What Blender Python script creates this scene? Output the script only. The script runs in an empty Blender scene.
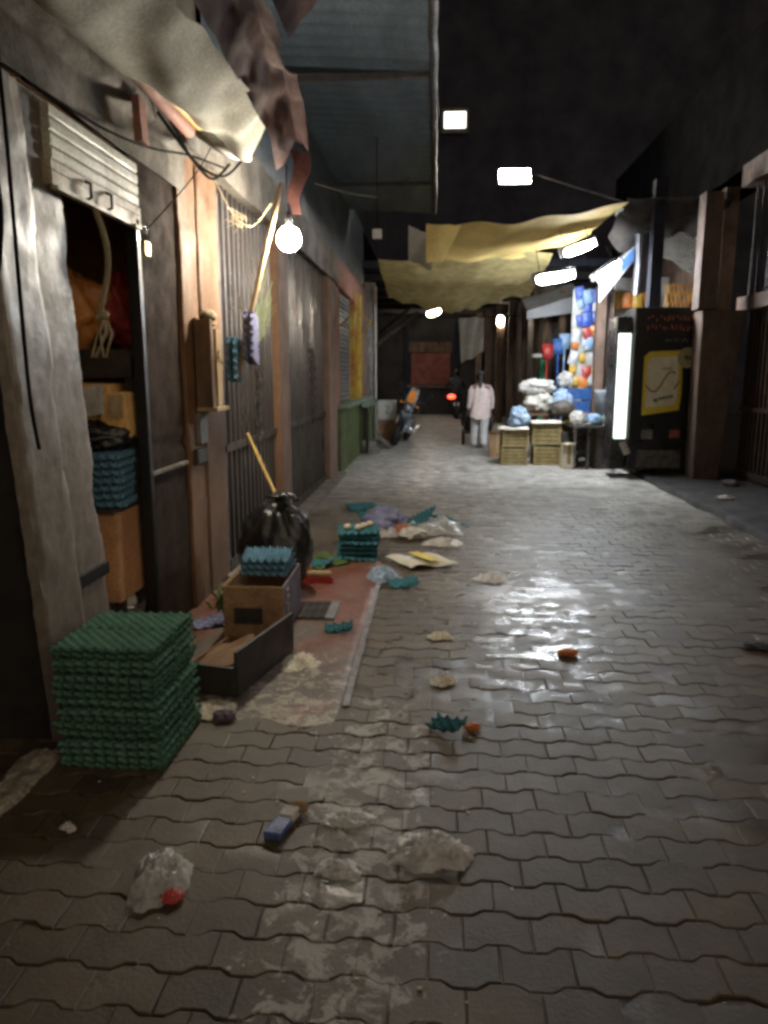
import bpy, math, random
from mathutils import Vector, Matrix, noise
random.seed(7)
sc = bpy.context.scene
col = sc.collection
PI = math.pi

# ------------------------------------------------------------------ materials
def nd(nt, t, **kw):
    n = nt.nodes.new(t)
    for k, v in kw.items():
        setattr(n, k, v)
    return n

def mth(nt, op, a, b=None, c=None, clamp=False):
    n = nd(nt, 'ShaderNodeMath', operation=op)
    n.use_clamp = clamp
    for i, v in enumerate((a, b, c)):
        if v is None: continue
        if isinstance(v, (int, float)): n.inputs[i].default_value = v
        else: nt.links.new(v, n.inputs[i])
    return n.outputs[0]

def mixc(nt, f, a, b):
    n = nd(nt, 'ShaderNodeMix', data_type='RGBA')
    for s, v in ((n.inputs[0], f), (n.inputs[6], a), (n.inputs[7], b)):
        if isinstance(v, (int, float)): s.default_value = v
        elif isinstance(v, tuple): s.default_value = (*v[:3], 1)
        else: nt.links.new(v, s)
    return n.outputs[2]

def ramp(nt, v, lo, hi, a=0.0, b=1.0):
    n = nd(nt, 'ShaderNodeMapRange', interpolation_type='SMOOTHSTEP')
    nt.links.new(v, n.inputs[0])
    n.inputs[1].default_value = lo; n.inputs[2].default_value = hi
    n.inputs[3].default_value = a; n.inputs[4].default_value = b
    return n.outputs[0]

def noi(nt, vec, scale, detail=5, rough=0.6, dist=0.0):
    n = nd(nt, 'ShaderNodeTexNoise')
    n.inputs['Scale'].default_value = scale
    n.inputs['Detail'].default_value = detail
    n.inputs['Roughness'].default_value = rough
    n.inputs['Distortion'].default_value = dist
    if vec is not None: nt.links.new(vec, n.inputs['Vector'])
    return n.outputs['Fac']

def base(name):
    m = bpy.data.materials.new(name)
    m.use_nodes = True
    nt = m.node_tree
    return m, nt, nt.nodes['Principled BSDF']

def sx(nt, coord, s):
    n = nd(nt, 'ShaderNodeMapping')
    nt.links.new(coord, n.inputs[0])
    n.inputs['Scale'].default_value = s
    return n.outputs[0]

def mat(name, c, c2=None, scale=6, rough=0.7, bump=0.3, metal=0.0, stretch=None, dirt=0.0, spec=0.5, fine=60, streak=0.0):
    """mottled surface: two colours mixed by noise, darker grime low down, bump"""
    m, nt, b = base(name)
    c2 = c2 or tuple(v * 0.6 for v in c)
    co = nd(nt, 'ShaderNodeTexCoord').outputs['Object']
    if stretch: co = sx(nt, co, stretch)
    n1 = noi(nt, co, scale, 6, 0.65)
    n2 = noi(nt, co, fine, 4, 0.6)
    f = ramp(nt, n1, 0.35, 0.68)
    cc = mixc(nt, f, c, c2)
    f2 = ramp(nt, n2, 0.3, 0.75, 0.75, 1.12)
    v = nd(nt, 'ShaderNodeVectorMath', operation='SCALE')
    nt.links.new(cc, v.inputs[0]); nt.links.new(f2, v.inputs['Scale'])
    out = v.outputs[0]
    if streak:
        gp_ = nd(nt, 'ShaderNodeNewGeometry').outputs['Position']
        st_ = noi(nt, sx(nt, gp_, (4, 4, 0.8)), 1.6, 6, 0.7, 0.3)
        bl2 = noi(nt, gp_, 2.3, 5, 0.7, 0.6)
        out = mixc(nt, mth(nt, 'MULTIPLY', ramp(nt, st_, 0.46, 0.62), streak), out, (0.03, 0.025, 0.02))
        out = mixc(nt, mth(nt, 'MULTIPLY', ramp(nt, bl2, 0.52, 0.66), streak * 0.7), out, (0.09, 0.06, 0.04))
    if dirt:
        z = nd(nt, 'ShaderNodeSeparateXYZ')
        nt.links.new(nd(nt, 'ShaderNodeNewGeometry').outputs['Position'], z.inputs[0])
        zz = mth(nt, 'ADD', z.outputs[2], mth(nt, 'MULTIPLY', mth(nt, 'SUBTRACT', n1, 0.5), 1.6))
        out = mixc(nt, ramp(nt, zz, 0.0, 1.3, dirt, 0.0), out, (0.035, 0.03, 0.026))
    nt.links.new(out, b.inputs['Base Color'])
    nt.links.new(ramp(nt, n1, 0.3, 0.7, max(rough - 0.12, 0.03), min(rough + 0.12, 1)), b.inputs['Roughness'])
    b.inputs['Metallic'].default_value = metal
    b.inputs['Specular IOR Level'].default_value = spec
    if bump:
        bp = nd(nt, 'ShaderNodeBump')
        bp.inputs['Strength'].default_value = bump
        bp.inputs['Distance'].default_value = 0.02
        nt.links.new(mth(nt, 'ADD', n1, mth(nt, 'MULTIPLY', n2, 0.35)), bp.inputs['Height'])
        nt.links.new(bp.outputs[0], b.inputs['Normal'])
    return m

def cloth_mat(name, c, c2, scale=4, trans=0.35, rough=0.8):
    """thin sheet that lets some light through"""
    m = mat(name, c, c2, scale, rough, 0.25)
    nt = m.node_tree
    b = nt.nodes['Principled BSDF']
    out = nt.nodes['Material Output']
    t = nd(nt, 'ShaderNodeBsdfTranslucent')
    src = b.inputs['Base Color'].links[0].from_socket
    nt.links.new(src, t.inputs[0])
    mx = nd(nt, 'ShaderNodeMixShader')
    mx.inputs[0].default_value = trans
    nt.links.new(b.outputs[0], mx.inputs[1]); nt.links.new(t.outputs[0], mx.inputs[2])
    nt.links.new(mx.outputs[0], out.inputs[0])
    return m

def plastic_film(name, c, alpha=0.55):
    m = mat(name, c, tuple(v * 0.75 for v in c), 9, 0.25, 0.3, fine=30)
    nt = m.node_tree
    b = nt.nodes['Principled BSDF']
    out = nt.nodes['Material Output']
    t = nd(nt, 'ShaderNodeBsdfTransparent')
    lw = nd(nt, 'ShaderNodeLayerWeight'); lw.inputs[0].default_value = 0.4
    mx = nd(nt, 'ShaderNodeMixShader')
    nt.links.new(mth(nt, 'ADD', mth(nt, 'MULTIPLY', lw.outputs['Facing'], 0.5), alpha, clamp=True), mx.inputs[0])
    nt.links.new(t.outputs[0], mx.inputs[1]); nt.links.new(b.outputs[0], mx.inputs[2])
    nt.links.new(mx.outputs[0], out.inputs[0])
    return m

def glow(name, c, s):
    m, nt, b = base(name)
    b.inputs['Base Color'].default_value = (0.8, 0.8, 0.8, 1)
    co = nd(nt, 'ShaderNodeTexCoord').outputs['Object']
    n = noi(nt, co, 3, 2)
    b.inputs['Emission Color'].default_value = (*c, 1)
    nt.links.new(ramp(nt, n, 0.2, 0.8, s * 0.93, s), b.inputs['Emission Strength'])
    return m

M = {}
def A(k, *a, **kw): M[k] = mat(k, *a, **kw)
A('plaster_grey', (0.26, 0.225, 0.185), (0.20, 0.165, 0.132), 5, 0.5, 0.3, dirt=0.45, fine=25, streak=0.06)
A('plaster_worn', (0.25, 0.22, 0.185), (0.19, 0.16, 0.13), 5, 0.42, 0.35, dirt=0.5, fine=18, streak=0.06)
A('crumbled', (0.42, 0.38, 0.32), (0.2, 0.17, 0.13), 18, 0.9, 1.0, fine=45)
A('concrete', (0.24, 0.22, 0.19), (0.12, 0.105, 0.09), 3, 0.8, 0.5, streak=0.3)
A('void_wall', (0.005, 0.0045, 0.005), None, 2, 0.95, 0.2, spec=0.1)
A('shade_black', (0.012, 0.010, 0.009), None, 6, 0.9, 0.3)
A('soffit', (0.20, 0.18, 0.15), (0.085, 0.075, 0.062), 3.5, 0.85, 0.6, streak=0.35)
A('orange_plaster', (0.20, 0.105, 0.045), (0.155, 0.075, 0.032), 4, 0.75, 0.35, dirt=0.3, streak=0.05)
A('salmon_plaster', (0.21, 0.115, 0.062), (0.17, 0.088, 0.046), 3, 0.75, 0.35, dirt=0.3, streak=0.05)
A('brown_panel', (0.042, 0.026, 0.018), (0.026, 0.017, 0.012), 6, 0.85, 0.3, dirt=0.5, spec=0.06, streak=0.06)
A('shutter_steel', (0.10, 0.088, 0.08), (0.058, 0.046, 0.04), 5, 0.36, 0.1, metal=0.6, stretch=(1, 1, 0.25), dirt=0.6, streak=0.25)
A('shutter_dark', (0.09, 0.086, 0.088), (0.052, 0.048, 0.048), 5, 0.36, 0.1, metal=0.6, stretch=(1, 1, 0.25), dirt=0.6, streak=0.25)
A('cream_metal', (0.66, 0.66, 0.56), (0.52, 0.5, 0.40), 5, 0.5, 0.1, streak=0.25)
A('cream_rail', (0.55, 0.48, 0.34), (0.40, 0.33, 0.22), 8, 0.55, 0.1, streak=0.4)
A('black_metal', (0.018, 0.017, 0.017), None, 6, 0.45, 0.1, metal=0.4)
A('black_plastic', (0.014, 0.014, 0.016), None, 6, 0.32, 0.1)
A('rubber', (0.012, 0.012, 0.012), None, 20, 0.7, 0.2)
A('steel', (0.42, 0.42, 0.43), (0.25, 0.25, 0.25), 10, 0.3, 0.1, metal=0.9)
A('brass', (0.42, 0.30, 0.12), None, 10, 0.4, 0.1, metal=0.8)
A('rope', (0.40, 0.33, 0.20), (0.22, 0.17, 0.1), 60, 0.95, 0.4)
A('wood_old', (0.16, 0.095, 0.05), (0.06, 0.036, 0.022), 7, 0.8, 0.4, stretch=(1, 1, 0.2))
A('wood_pale', (0.42, 0.31, 0.17), (0.27, 0.18, 0.09), 7, 0.7, 0.2, stretch=(1, 1, 0.2))
A('wood_dark', (0.05, 0.035, 0.026), (0.026, 0.018, 0.014), 7, 0.75, 0.3)
A('yellow_paint', (0.55, 0.36, 0.03), (0.33, 0.20, 0.03), 12, 0.6, 0.2)
A('red_yellow', (0.35, 0.25, 0.02), (0.25, 0.03, 0.02), 2, 0.6, 0.2)
A('handle_yellow', (0.55, 0.37, 0.12), (0.40, 0.24, 0.08), 12, 0.5, 0.1)
A('pink_paint', (0.42, 0.19, 0.15), (0.30, 0.16, 0.12), 12, 0.8, 0.3)
A('pulp_green', (0.105, 0.225, 0.16), (0.075, 0.165, 0.115), 14, 0.95, 0.8, fine=130, spec=0.08)
A('pulp_blue', (0.15, 0.29, 0.40), (0.09, 0.20, 0.29), 14, 0.95, 0.6, fine=130, spec=0.08)
A('pulp_teal', (0.06, 0.20, 0.235), (0.04, 0.13, 0.16), 14, 0.95, 0.6, fine=130, spec=0.08)
A('pulp_violet', (0.27, 0.28, 0.42), (0.17, 0.18, 0.30), 14, 0.95, 0.6, fine=130, spec=0.08)
A('egg', (0.62, 0.53, 0.40), None, 14, 0.6, 0.1)
A('cardboard', (0.30, 0.185, 0.10), (0.22, 0.13, 0.07), 5, 0.85, 0.15)
A('cardboard_in', (0.13, 0.08, 0.045), None, 5, 0.9, 0.1)
A('cardboard_violet', (0.13, 0.10, 0.13), (0.08, 0.06, 0.085), 5, 0.75, 0.15)
A('print_white', (0.5, 0.5, 0.5), None, 20, 0.8, 0.1)
A('print_dark', (0.03, 0.03, 0.03), None, 20, 0.8, 0.1)
A('dark_board', (0.034, 0.028, 0.026), (0.022, 0.018, 0.017), 5, 0.55, 0.15)
A('bin_bag', (0.02, 0.022, 0.022), (0.012, 0.013, 0.013), 6, 0.27, 0.5, fine=26)
A('red_plastic', (0.42, 0.03, 0.02), (0.28, 0.02, 0.015), 8, 0.5, 0.1)
A('red_bag', (0.5, 0.06, 0.05), (0.35, 0.04, 0.035), 6, 0.5, 0.2)
A('orange_bag', (0.65, 0.27, 0.07), (0.5, 0.19, 0.045), 6, 0.5, 0.2)
A('orange_card', (0.85, 0.55, 0.22), (0.72, 0.42, 0.15), 4, 0.8, 0.1)
A('paper', (0.62, 0.60, 0.55), (0.45, 0.43, 0.38), 8, 0.85, 0.2)
A('inside_plaster', (0.58, 0.30, 0.14), (0.40, 0.20, 0.09), 3, 0.85, 0.3)
A('dark_inside', (0.035, 0.026, 0.02), (0.018, 0.014, 0.012), 3, 0.9, 0.2)
A('bucket_grey', (0.13, 0.12, 0.11), (0.08, 0.075, 0.07), 7, 0.5, 0.2)
A('foam_scrap', (0.72, 0.68, 0.56), (0.55, 0.50, 0.38), 25, 0.9, 0.8)
A('leaf', (0.10, 0.17, 0.03), (0.05, 0.10, 0.02), 15, 0.6, 0.2)
A('palm', (0.26, 0.32, 0.12), (0.18, 0.22, 0.08), 15, 0.6, 0.2)
A('carton_yellow', (0.62, 0.59, 0.50), (0.55, 0.50, 0.36), 2.6, 0.6, 0.1)
A('blue_paper', (0.10, 0.15, 0.38), (0.06, 0.09, 0.25), 12, 0.5, 0.3)
A('peel', (0.50, 0.16, 0.04), (0.35, 0.09, 0.02), 12, 0.6, 0.4)
A('roof_sheet', (0.125, 0.16, 0.195), (0.085, 0.11, 0.135), 2, 0.55, 0.2, metal=0.2, stretch=(1, 0.25, 1))
A('rust_steel', (0.06, 0.05, 0.045), (0.03, 0.025, 0.022), 8, 0.6, 0.3)
A('night_wall', (0.016, 0.018, 0.032), (0.011, 0.012, 0.022), 0.8, 0.9, 0.3)
A('night_brown', (0.022, 0.018, 0.018), (0.014, 0.012, 0.013), 1.2, 0.8, 0.3)
A('stone_brown', (0.165, 0.10, 0.072), (0.10, 0.062, 0.046), 3, 0.7, 0.4, dirt=0.3, streak=0.5)
A('grille_pale', (0.16, 0.155, 0.165), (0.09, 0.085, 0.09), 6, 0.6, 0.2)
A('red_shutter', (0.24, 0.055, 0.04), (0.16, 0.035, 0.028), 4, 0.6, 0.2)
A('shade_dark_soil', (0.013, 0.010, 0.008), (0.008, 0.006, 0.005), 4, 0.85, 0.8, fine=40)
A('ground_base', (0.045, 0.04, 0.034), (0.028, 0.025, 0.022), 4, 0.5, 0.8, fine=60)
A('fridge_black', (0.010, 0.010, 0.011), (0.007, 0.007, 0.008), 4, 0.35, 0.05)
A('badge_yellow', (0.75, 0.58, 0.05), (0.66, 0.5, 0.05), 9, 0.5, 0.05)
A('badge_cream', (0.8, 0.74, 0.54), (0.7, 0.64, 0.46), 6, 0.5, 0.05)
A('badge_olive', (0.40, 0.36, 0.16), None, 9, 0.5, 0.05)
A('letter_rust', (0.40, 0.10, 0.06), None, 9, 0.6, 0.05)
A('letter_grey', (0.2, 0.19, 0.18), None, 9, 0.6, 0.05)
A('wave_red', (0.42, 0.12, 0.06), None, 9, 0.6, 0.05)
A('mark_green', (0.10, 0.28, 0.06), None, 9, 0.6, 0.05)
A('orange_wall', (0.50, 0.24, 0.03), (0.36, 0.16, 0.02), 5, 0.7, 0.2)
A('crate_ochre', (0.36, 0.28, 0.12), (0.24, 0.18, 0.075), 9, 0.7, 0.2)
A('crate_blue', (0.04, 0.14, 0.42), (0.03, 0.09, 0.28), 9, 0.5, 0.1)
A('tub_grey', (0.28, 0.31, 0.35), (0.2, 0.225, 0.26), 7, 0.5, 0.1)
A('tunic', (0.74, 0.62, 0.60), (0.64, 0.52, 0.51), 9, 0.85, 0.3)
A('trousers', (0.62, 0.62, 0.62), (0.48, 0.48, 0.50), 9, 0.85, 0.3)
A('skin', (0.24, 0.13, 0.085), (0.20, 0.105, 0.068), 9, 0.55, 0.05)
A('hair', (0.014, 0.012, 0.011), None, 30, 0.5, 0.4)
A('scarf_grey', (0.22, 0.22, 0.24), (0.14, 0.14, 0.155), 9, 0.8, 0.2)
A('shoe', (0.45, 0.42, 0.40), None, 9, 0.6, 0.1)
A('sack_brown', (0.085, 0.05, 0.036), (0.05, 0.03, 0.022), 8, 0.9, 0.4)
A('dark_cloth', (0.016, 0.018, 0.026), None, 9, 0.85, 0.3)
A('orange_plate', (0.85, 0.30, 0.03), (0.7, 0.2, 0.02), 12, 0.4, 0.05)
A('bike_silver', (0.40, 0.44, 0.50), (0.2, 0.22, 0.26), 9, 0.3, 0.05, metal=0.6)
A('bike_black', (0.018, 0.02, 0.024), None, 9, 0.25, 0.05)
A('kiosk_green', (0.12, 0.175, 0.055), (0.075, 0.115, 0.035), 5, 0.6, 0.2, dirt=0.3, streak=0.6)
A('kiosk_ledge', (0.22, 0.29, 0.24), (0.15, 0.19, 0.15), 5, 0.6, 0.2)
A('kiosk_wall', (0.33, 0.215, 0.17), (0.24, 0.16, 0.13), 3, 0.8, 0.3, dirt=0.35, streak=0.2)
A('slat_grey', (0.22, 0.225, 0.22), (0.15, 0.15, 0.148), 5, 0.5, 0.1)
A('pale_post', (0.33, 0.325, 0.31), (0.22, 0.21, 0.2), 4, 0.8, 0.3, dirt=0.4, streak=0.6)
A('enamel', (0.5, 0.5, 0.48), (0.4, 0.4, 0.38), 5, 0.4, 0.05)
A('green_paint', (0.02, 0.28, 0.13), (0.015, 0.2, 0.09), 5, 0.5, 0.05)
A('wire', (0.008, 0.008, 0.008), None, 5, 0.95, 0, spec=0.05)
A('pale_wire', (0.45, 0.42, 0.36), None, 5, 0.7, 0)
A('pipe_white', (0.55, 0.54, 0.5), (0.4, 0.38, 0.34), 9, 0.5, 0.1)
A('goods_dark', (0.11, 0.095, 0.085), (0.05, 0.042, 0.036), 12, 0.7, 0.4)
PACK = {'blue': (0.03, 0.10, 0.5), 'red': (0.5, 0.04, 0.03), 'yellow': (0.7, 0.42, 0.03), 'white': (0.6, 0.62, 0.66), 'orange': (0.7, 0.22, 0.03), 'pale blue': (0.25, 0.42, 0.65)}
for k, c in PACK.items(): A('pack_' + k, c, tuple(min(1, v * 0.6 + 0.12) for v in c), 14, 0.35, 0.2)
M['tarp_white'] = cloth_mat('tarp_white', (0.66, 0.65, 0.56), (0.58, 0.57, 0.48), 3, 0.2, 0.9)
M['tarp_red'] = cloth_mat('tarp_red', (0.115, 0.052, 0.045), (0.05, 0.02, 0.018), 5, 0.12, 0.95)
M['tarp_dark'] = cloth_mat('tarp_dark', (0.05, 0.042, 0.038), (0.025, 0.022, 0.02), 3, 0.1)
M['tarp_yellow'] = cloth_mat('tarp_yellow', (0.82, 0.62, 0.24), (0.68, 0.50, 0.19), 2, 0.55)
M['tarp_olive'] = cloth_mat('tarp_olive', (0.50, 0.42, 0.20), (0.34, 0.28, 0.13), 5, 0.55)
M['sheet_white'] = cloth_mat('sheet_white', (0.42, 0.40, 0.36), (0.32, 0.3, 0.27), 3, 0.3)
M['awning_white'] = cloth_mat('awning_white', (0.7, 0.72, 0.76), (0.6, 0.62, 0.66), 3, 0.5)
M['awning_blue'] = cloth_mat('awning_blue', (0.08, 0.2, 0.5), (0.06, 0.14, 0.36), 3, 0.5)
M['garment'] = cloth_mat('garment', (0.30, 0.30, 0.33), (0.14, 0.14, 0.16), 6, 0.3)
M['film'] = plastic_film('film', (0.9, 0.9, 0.88), 0.32)
M['film_blue'] = plastic_film('film_blue', (0.45, 0.6, 0.8), 0.6)
M['film_white'] = plastic_film('film_white', (0.92, 0.9, 0.86), 0.42)
M['bulb_glow'] = glow('bulb_glow', (1.0, 0.89, 0.72), 620)
M['tube_glow'] = glow('tube_glow', (0.90, 0.96, 1.0), 460)
M['flood_glow'] = glow('flood_glow', (1.0, 0.92, 0.80), 230)
M['far_glow'] = glow('far_glow', (1.0, 0.86, 0.66), 170)
M['window_glow'] = glow('window_glow', (1.0, 0.97, 0.86), 3.5)
M['fridge_glow'] = glow('fridge_glow', (0.86, 1.0, 0.88), 1.9)
M['tail_glow'] = glow('tail_glow', (1.0, 0.06, 0.015), 3.5)

def paver_mat():
    m, nt, b = base('wet_pavers')
    geo = nd(nt, 'ShaderNodeNewGeometry').outputs['Position']
    s = nd(nt, 'ShaderNodeSeparateXYZ'); nt.links.new(geo, s.inputs[0])
    X, Y, Z = s.outputs
    tint = nd(nt, 'ShaderNodeAttribute', attribute_name='tint').outputs['Fac']
    big = noi(nt, geo, 1.1, 6, 0.62)
    mid = noi(nt, geo, 5, 6, 0.65)
    fine = noi(nt, geo, 70, 5, 0.7)
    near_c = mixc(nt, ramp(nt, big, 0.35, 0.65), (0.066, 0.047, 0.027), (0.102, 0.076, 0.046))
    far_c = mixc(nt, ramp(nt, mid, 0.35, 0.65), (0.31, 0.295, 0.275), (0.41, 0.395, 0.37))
    c = mixc(nt, ramp(nt, mth(nt, 'ADD', Y, mth(nt, 'MULTIPLY', big, 3)), 8.5, 13), near_c, far_c)  # far pavers given a paler colour to carry the lamplight there
    v = nd(nt, 'ShaderNodeVectorMath', operation='SCALE')
    nt.links.new(c, v.inputs[0])
    k = mth(nt, 'MULTIPLY', ramp(nt, mid, 0.25, 0.75, 0.7, 1.15), ramp(nt, fine, 0.3, 0.7, 0.75, 1.2))
    nt.links.new(mth(nt, 'MULTIPLY', k, tint), v.inputs['Scale'])
    c = v.outputs[0]
    # wet zone down the middle of the lane
    dx = mth(nt, 'DIVIDE', mth(nt, 'SUBTRACT', X, 0.5), 1.05)
    dy = mth(nt, 'DIVIDE', mth(nt, 'SUBTRACT', Y, 5.2), 3.0)
    d = mth(nt, 'SQRT', mth(nt, 'ADD', mth(nt, 'MULTIPLY', dx, dx), mth(nt, 'MULTIPLY', dy, dy)))
    zone = ramp(nt, d, 0.3, 1.3, 1.0, 0.0)
    gut = ramp(nt, mth(nt, 'ABSOLUTE', mth(nt, 'ADD', X, 0.2)), 0.05, 0.5, 1.0, 0.0)
    gut = mth(nt, 'MULTIPLY', gut, ramp(nt, Y, 6.0, 8.0, 1.0, 0.0))
    wm = noi(nt, sx(nt, geo, (1.0, 1.7, 1)), 3.8, 8, 0.78, 0.7)
    wet = mth(nt, 'MULTIPLY', mth(nt, 'MAXIMUM', zone, mth(nt, 'MULTIPLY', gut, 0.75)), 1.0)
    wet = ramp(nt, mth(nt, 'ADD', mth(nt, 'MULTIPLY', wet, 0.26), wm), 0.745, 0.81)
    low = ramp(nt, Z, -0.0045, -0.0022, 1.0, 0.0)
    wetall = mth(nt, 'MAXIMUM', wet, mth(nt, 'MULTIPLY', low, 0.95))
    c = mixc(nt, mth(nt, 'MULTIPLY', wet, 0.45), c, (0.03, 0.027, 0.024))
    # pale foamy scum along the gutter, wet joint glints painted in with it
    gx = ramp(nt, mth(nt, 'ABSOLUTE', mth(nt, 'ADD', X, 0.24)), 0.03, 0.6, 1.0, 0.0)
    gy = ramp(nt, Y, 2.9, 4.2, 1.0, 0.3)
    sn = noi(nt, geo, 11, 8, 0.75, 0.6)
    sc_ = ramp(nt, mth(nt, 'ADD', sn, mth(nt, 'MULTIPLY', mth(nt, 'MULTIPLY', gx, gy), 0.25)), 0.735, 0.785)
    sc_ = mth(nt, 'MULTIPLY', sc_, ramp(nt, Y, 5.5, 7.5, 1.0, 0.0))
    c = mixc(nt, mth(nt, 'MULTIPLY', sc_, 0.6), c, (0.42, 0.41, 0.37))
    nt.links.new(c, b.inputs['Base Color'])
    r = ramp(nt, fine, 0.3, 0.7, 0.46, 0.66)
    mr = nd(nt, 'ShaderNodeMix', data_type='FLOAT')
    nt.links.new(wetall, mr.inputs[0]); nt.links.new(r, mr.inputs[2]); mr.inputs[3].default_value = 0.27
    nt.links.new(mr.outputs[0], b.inputs['Roughness'])
    bp = nd(nt, 'ShaderNodeBump'); bp.inputs['Distance'].default_value = 0.01
    nt.links.new(ramp(nt, wet, 0, 1, 0.55, 0.28), bp.inputs['Strength'])
    nt.links.new(mth(nt, 'ADD', mth(nt, 'MULTIPLY', mid, 0.9), mth(nt, 'MULTIPLY', fine, 0.5)), bp.inputs['Height'])
    nt.links.new(bp.outputs[0], b.inputs['Normal'])
    return m
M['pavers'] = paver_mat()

def apron_mat():
    m, nt, b = base('terracotta_apron')
    geo = nd(nt, 'ShaderNodeNewGeometry').outputs['Position']
    s = nd(nt, 'ShaderNodeSeparateXYZ'); nt.links.new(geo, s.inputs[0])
    X, Y, Z = s.outputs
    n1 = noi(nt, geo, 2.2, 7, 0.68); n2 = noi(nt, geo, 9, 7, 0.72, 0.7); n3 = noi(nt, geo, 60, 4)
    c = mixc(nt, ramp(nt, n2, 0.35, 0.7), (0.19, 0.068, 0.04), (0.12, 0.048, 0.032))
    grime = ramp(nt, mth(nt, 'ADD', n1, mth(nt, 'ADD', ramp(nt, Y, 3.2, 5.2, 0.16, -0.10), ramp(nt, X, -1.1, -0.5, 0.06, -0.05))), 0.46, 0.6)
    c = mixc(nt, grime, c, (0.10, 0.072, 0.05))
    cream = ramp(nt, mth(nt, 'ADD', n2, ramp(nt, Y, 3.2, 4.6, 0.11, -0.04)), 0.58, 0.66)
    c = mixc(nt, mth(nt, 'MULTIPLY', cream, 0.7), c, (0.42, 0.37, 0.27))
    # green waste near the far end
    gz = mth(nt, 'MULTIPLY', ramp(nt, Y, 5.6, 6.0), ramp(nt, n2, 0.5, 0.62))
    c = mixc(nt, mth(nt, 'MULTIPLY', gz, 0.6), c, (0.06, 0.075, 0.03))
    v = nd(nt, 'ShaderNodeVectorMath', operation='SCALE')
    nt.links.new(c, v.inputs[0]); nt.links.new(ramp(nt, n3, 0.3, 0.7, 0.75, 1.15), v.inputs['Scale'])
    nt.links.new(v.outputs[0], b.inputs['Base Color'])
    nt.links.new(ramp(nt, n1, 0.35, 0.65, 0.28, 0.65), b.inputs['Roughness'])
    bp = nd(nt, 'ShaderNodeBump'); bp.inputs['Distance'].default_value = 0.02; bp.inputs['Strength'].default_value = 0.6
    nt.links.new(mth(nt, 'ADD', n2, mth(nt, 'MULTIPLY', n3, 0.3)), bp.inputs['Height'])
    nt.links.new(bp.outputs[0], b.inputs['Normal'])
    return m
M['apron'] = apron_mat()

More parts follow.
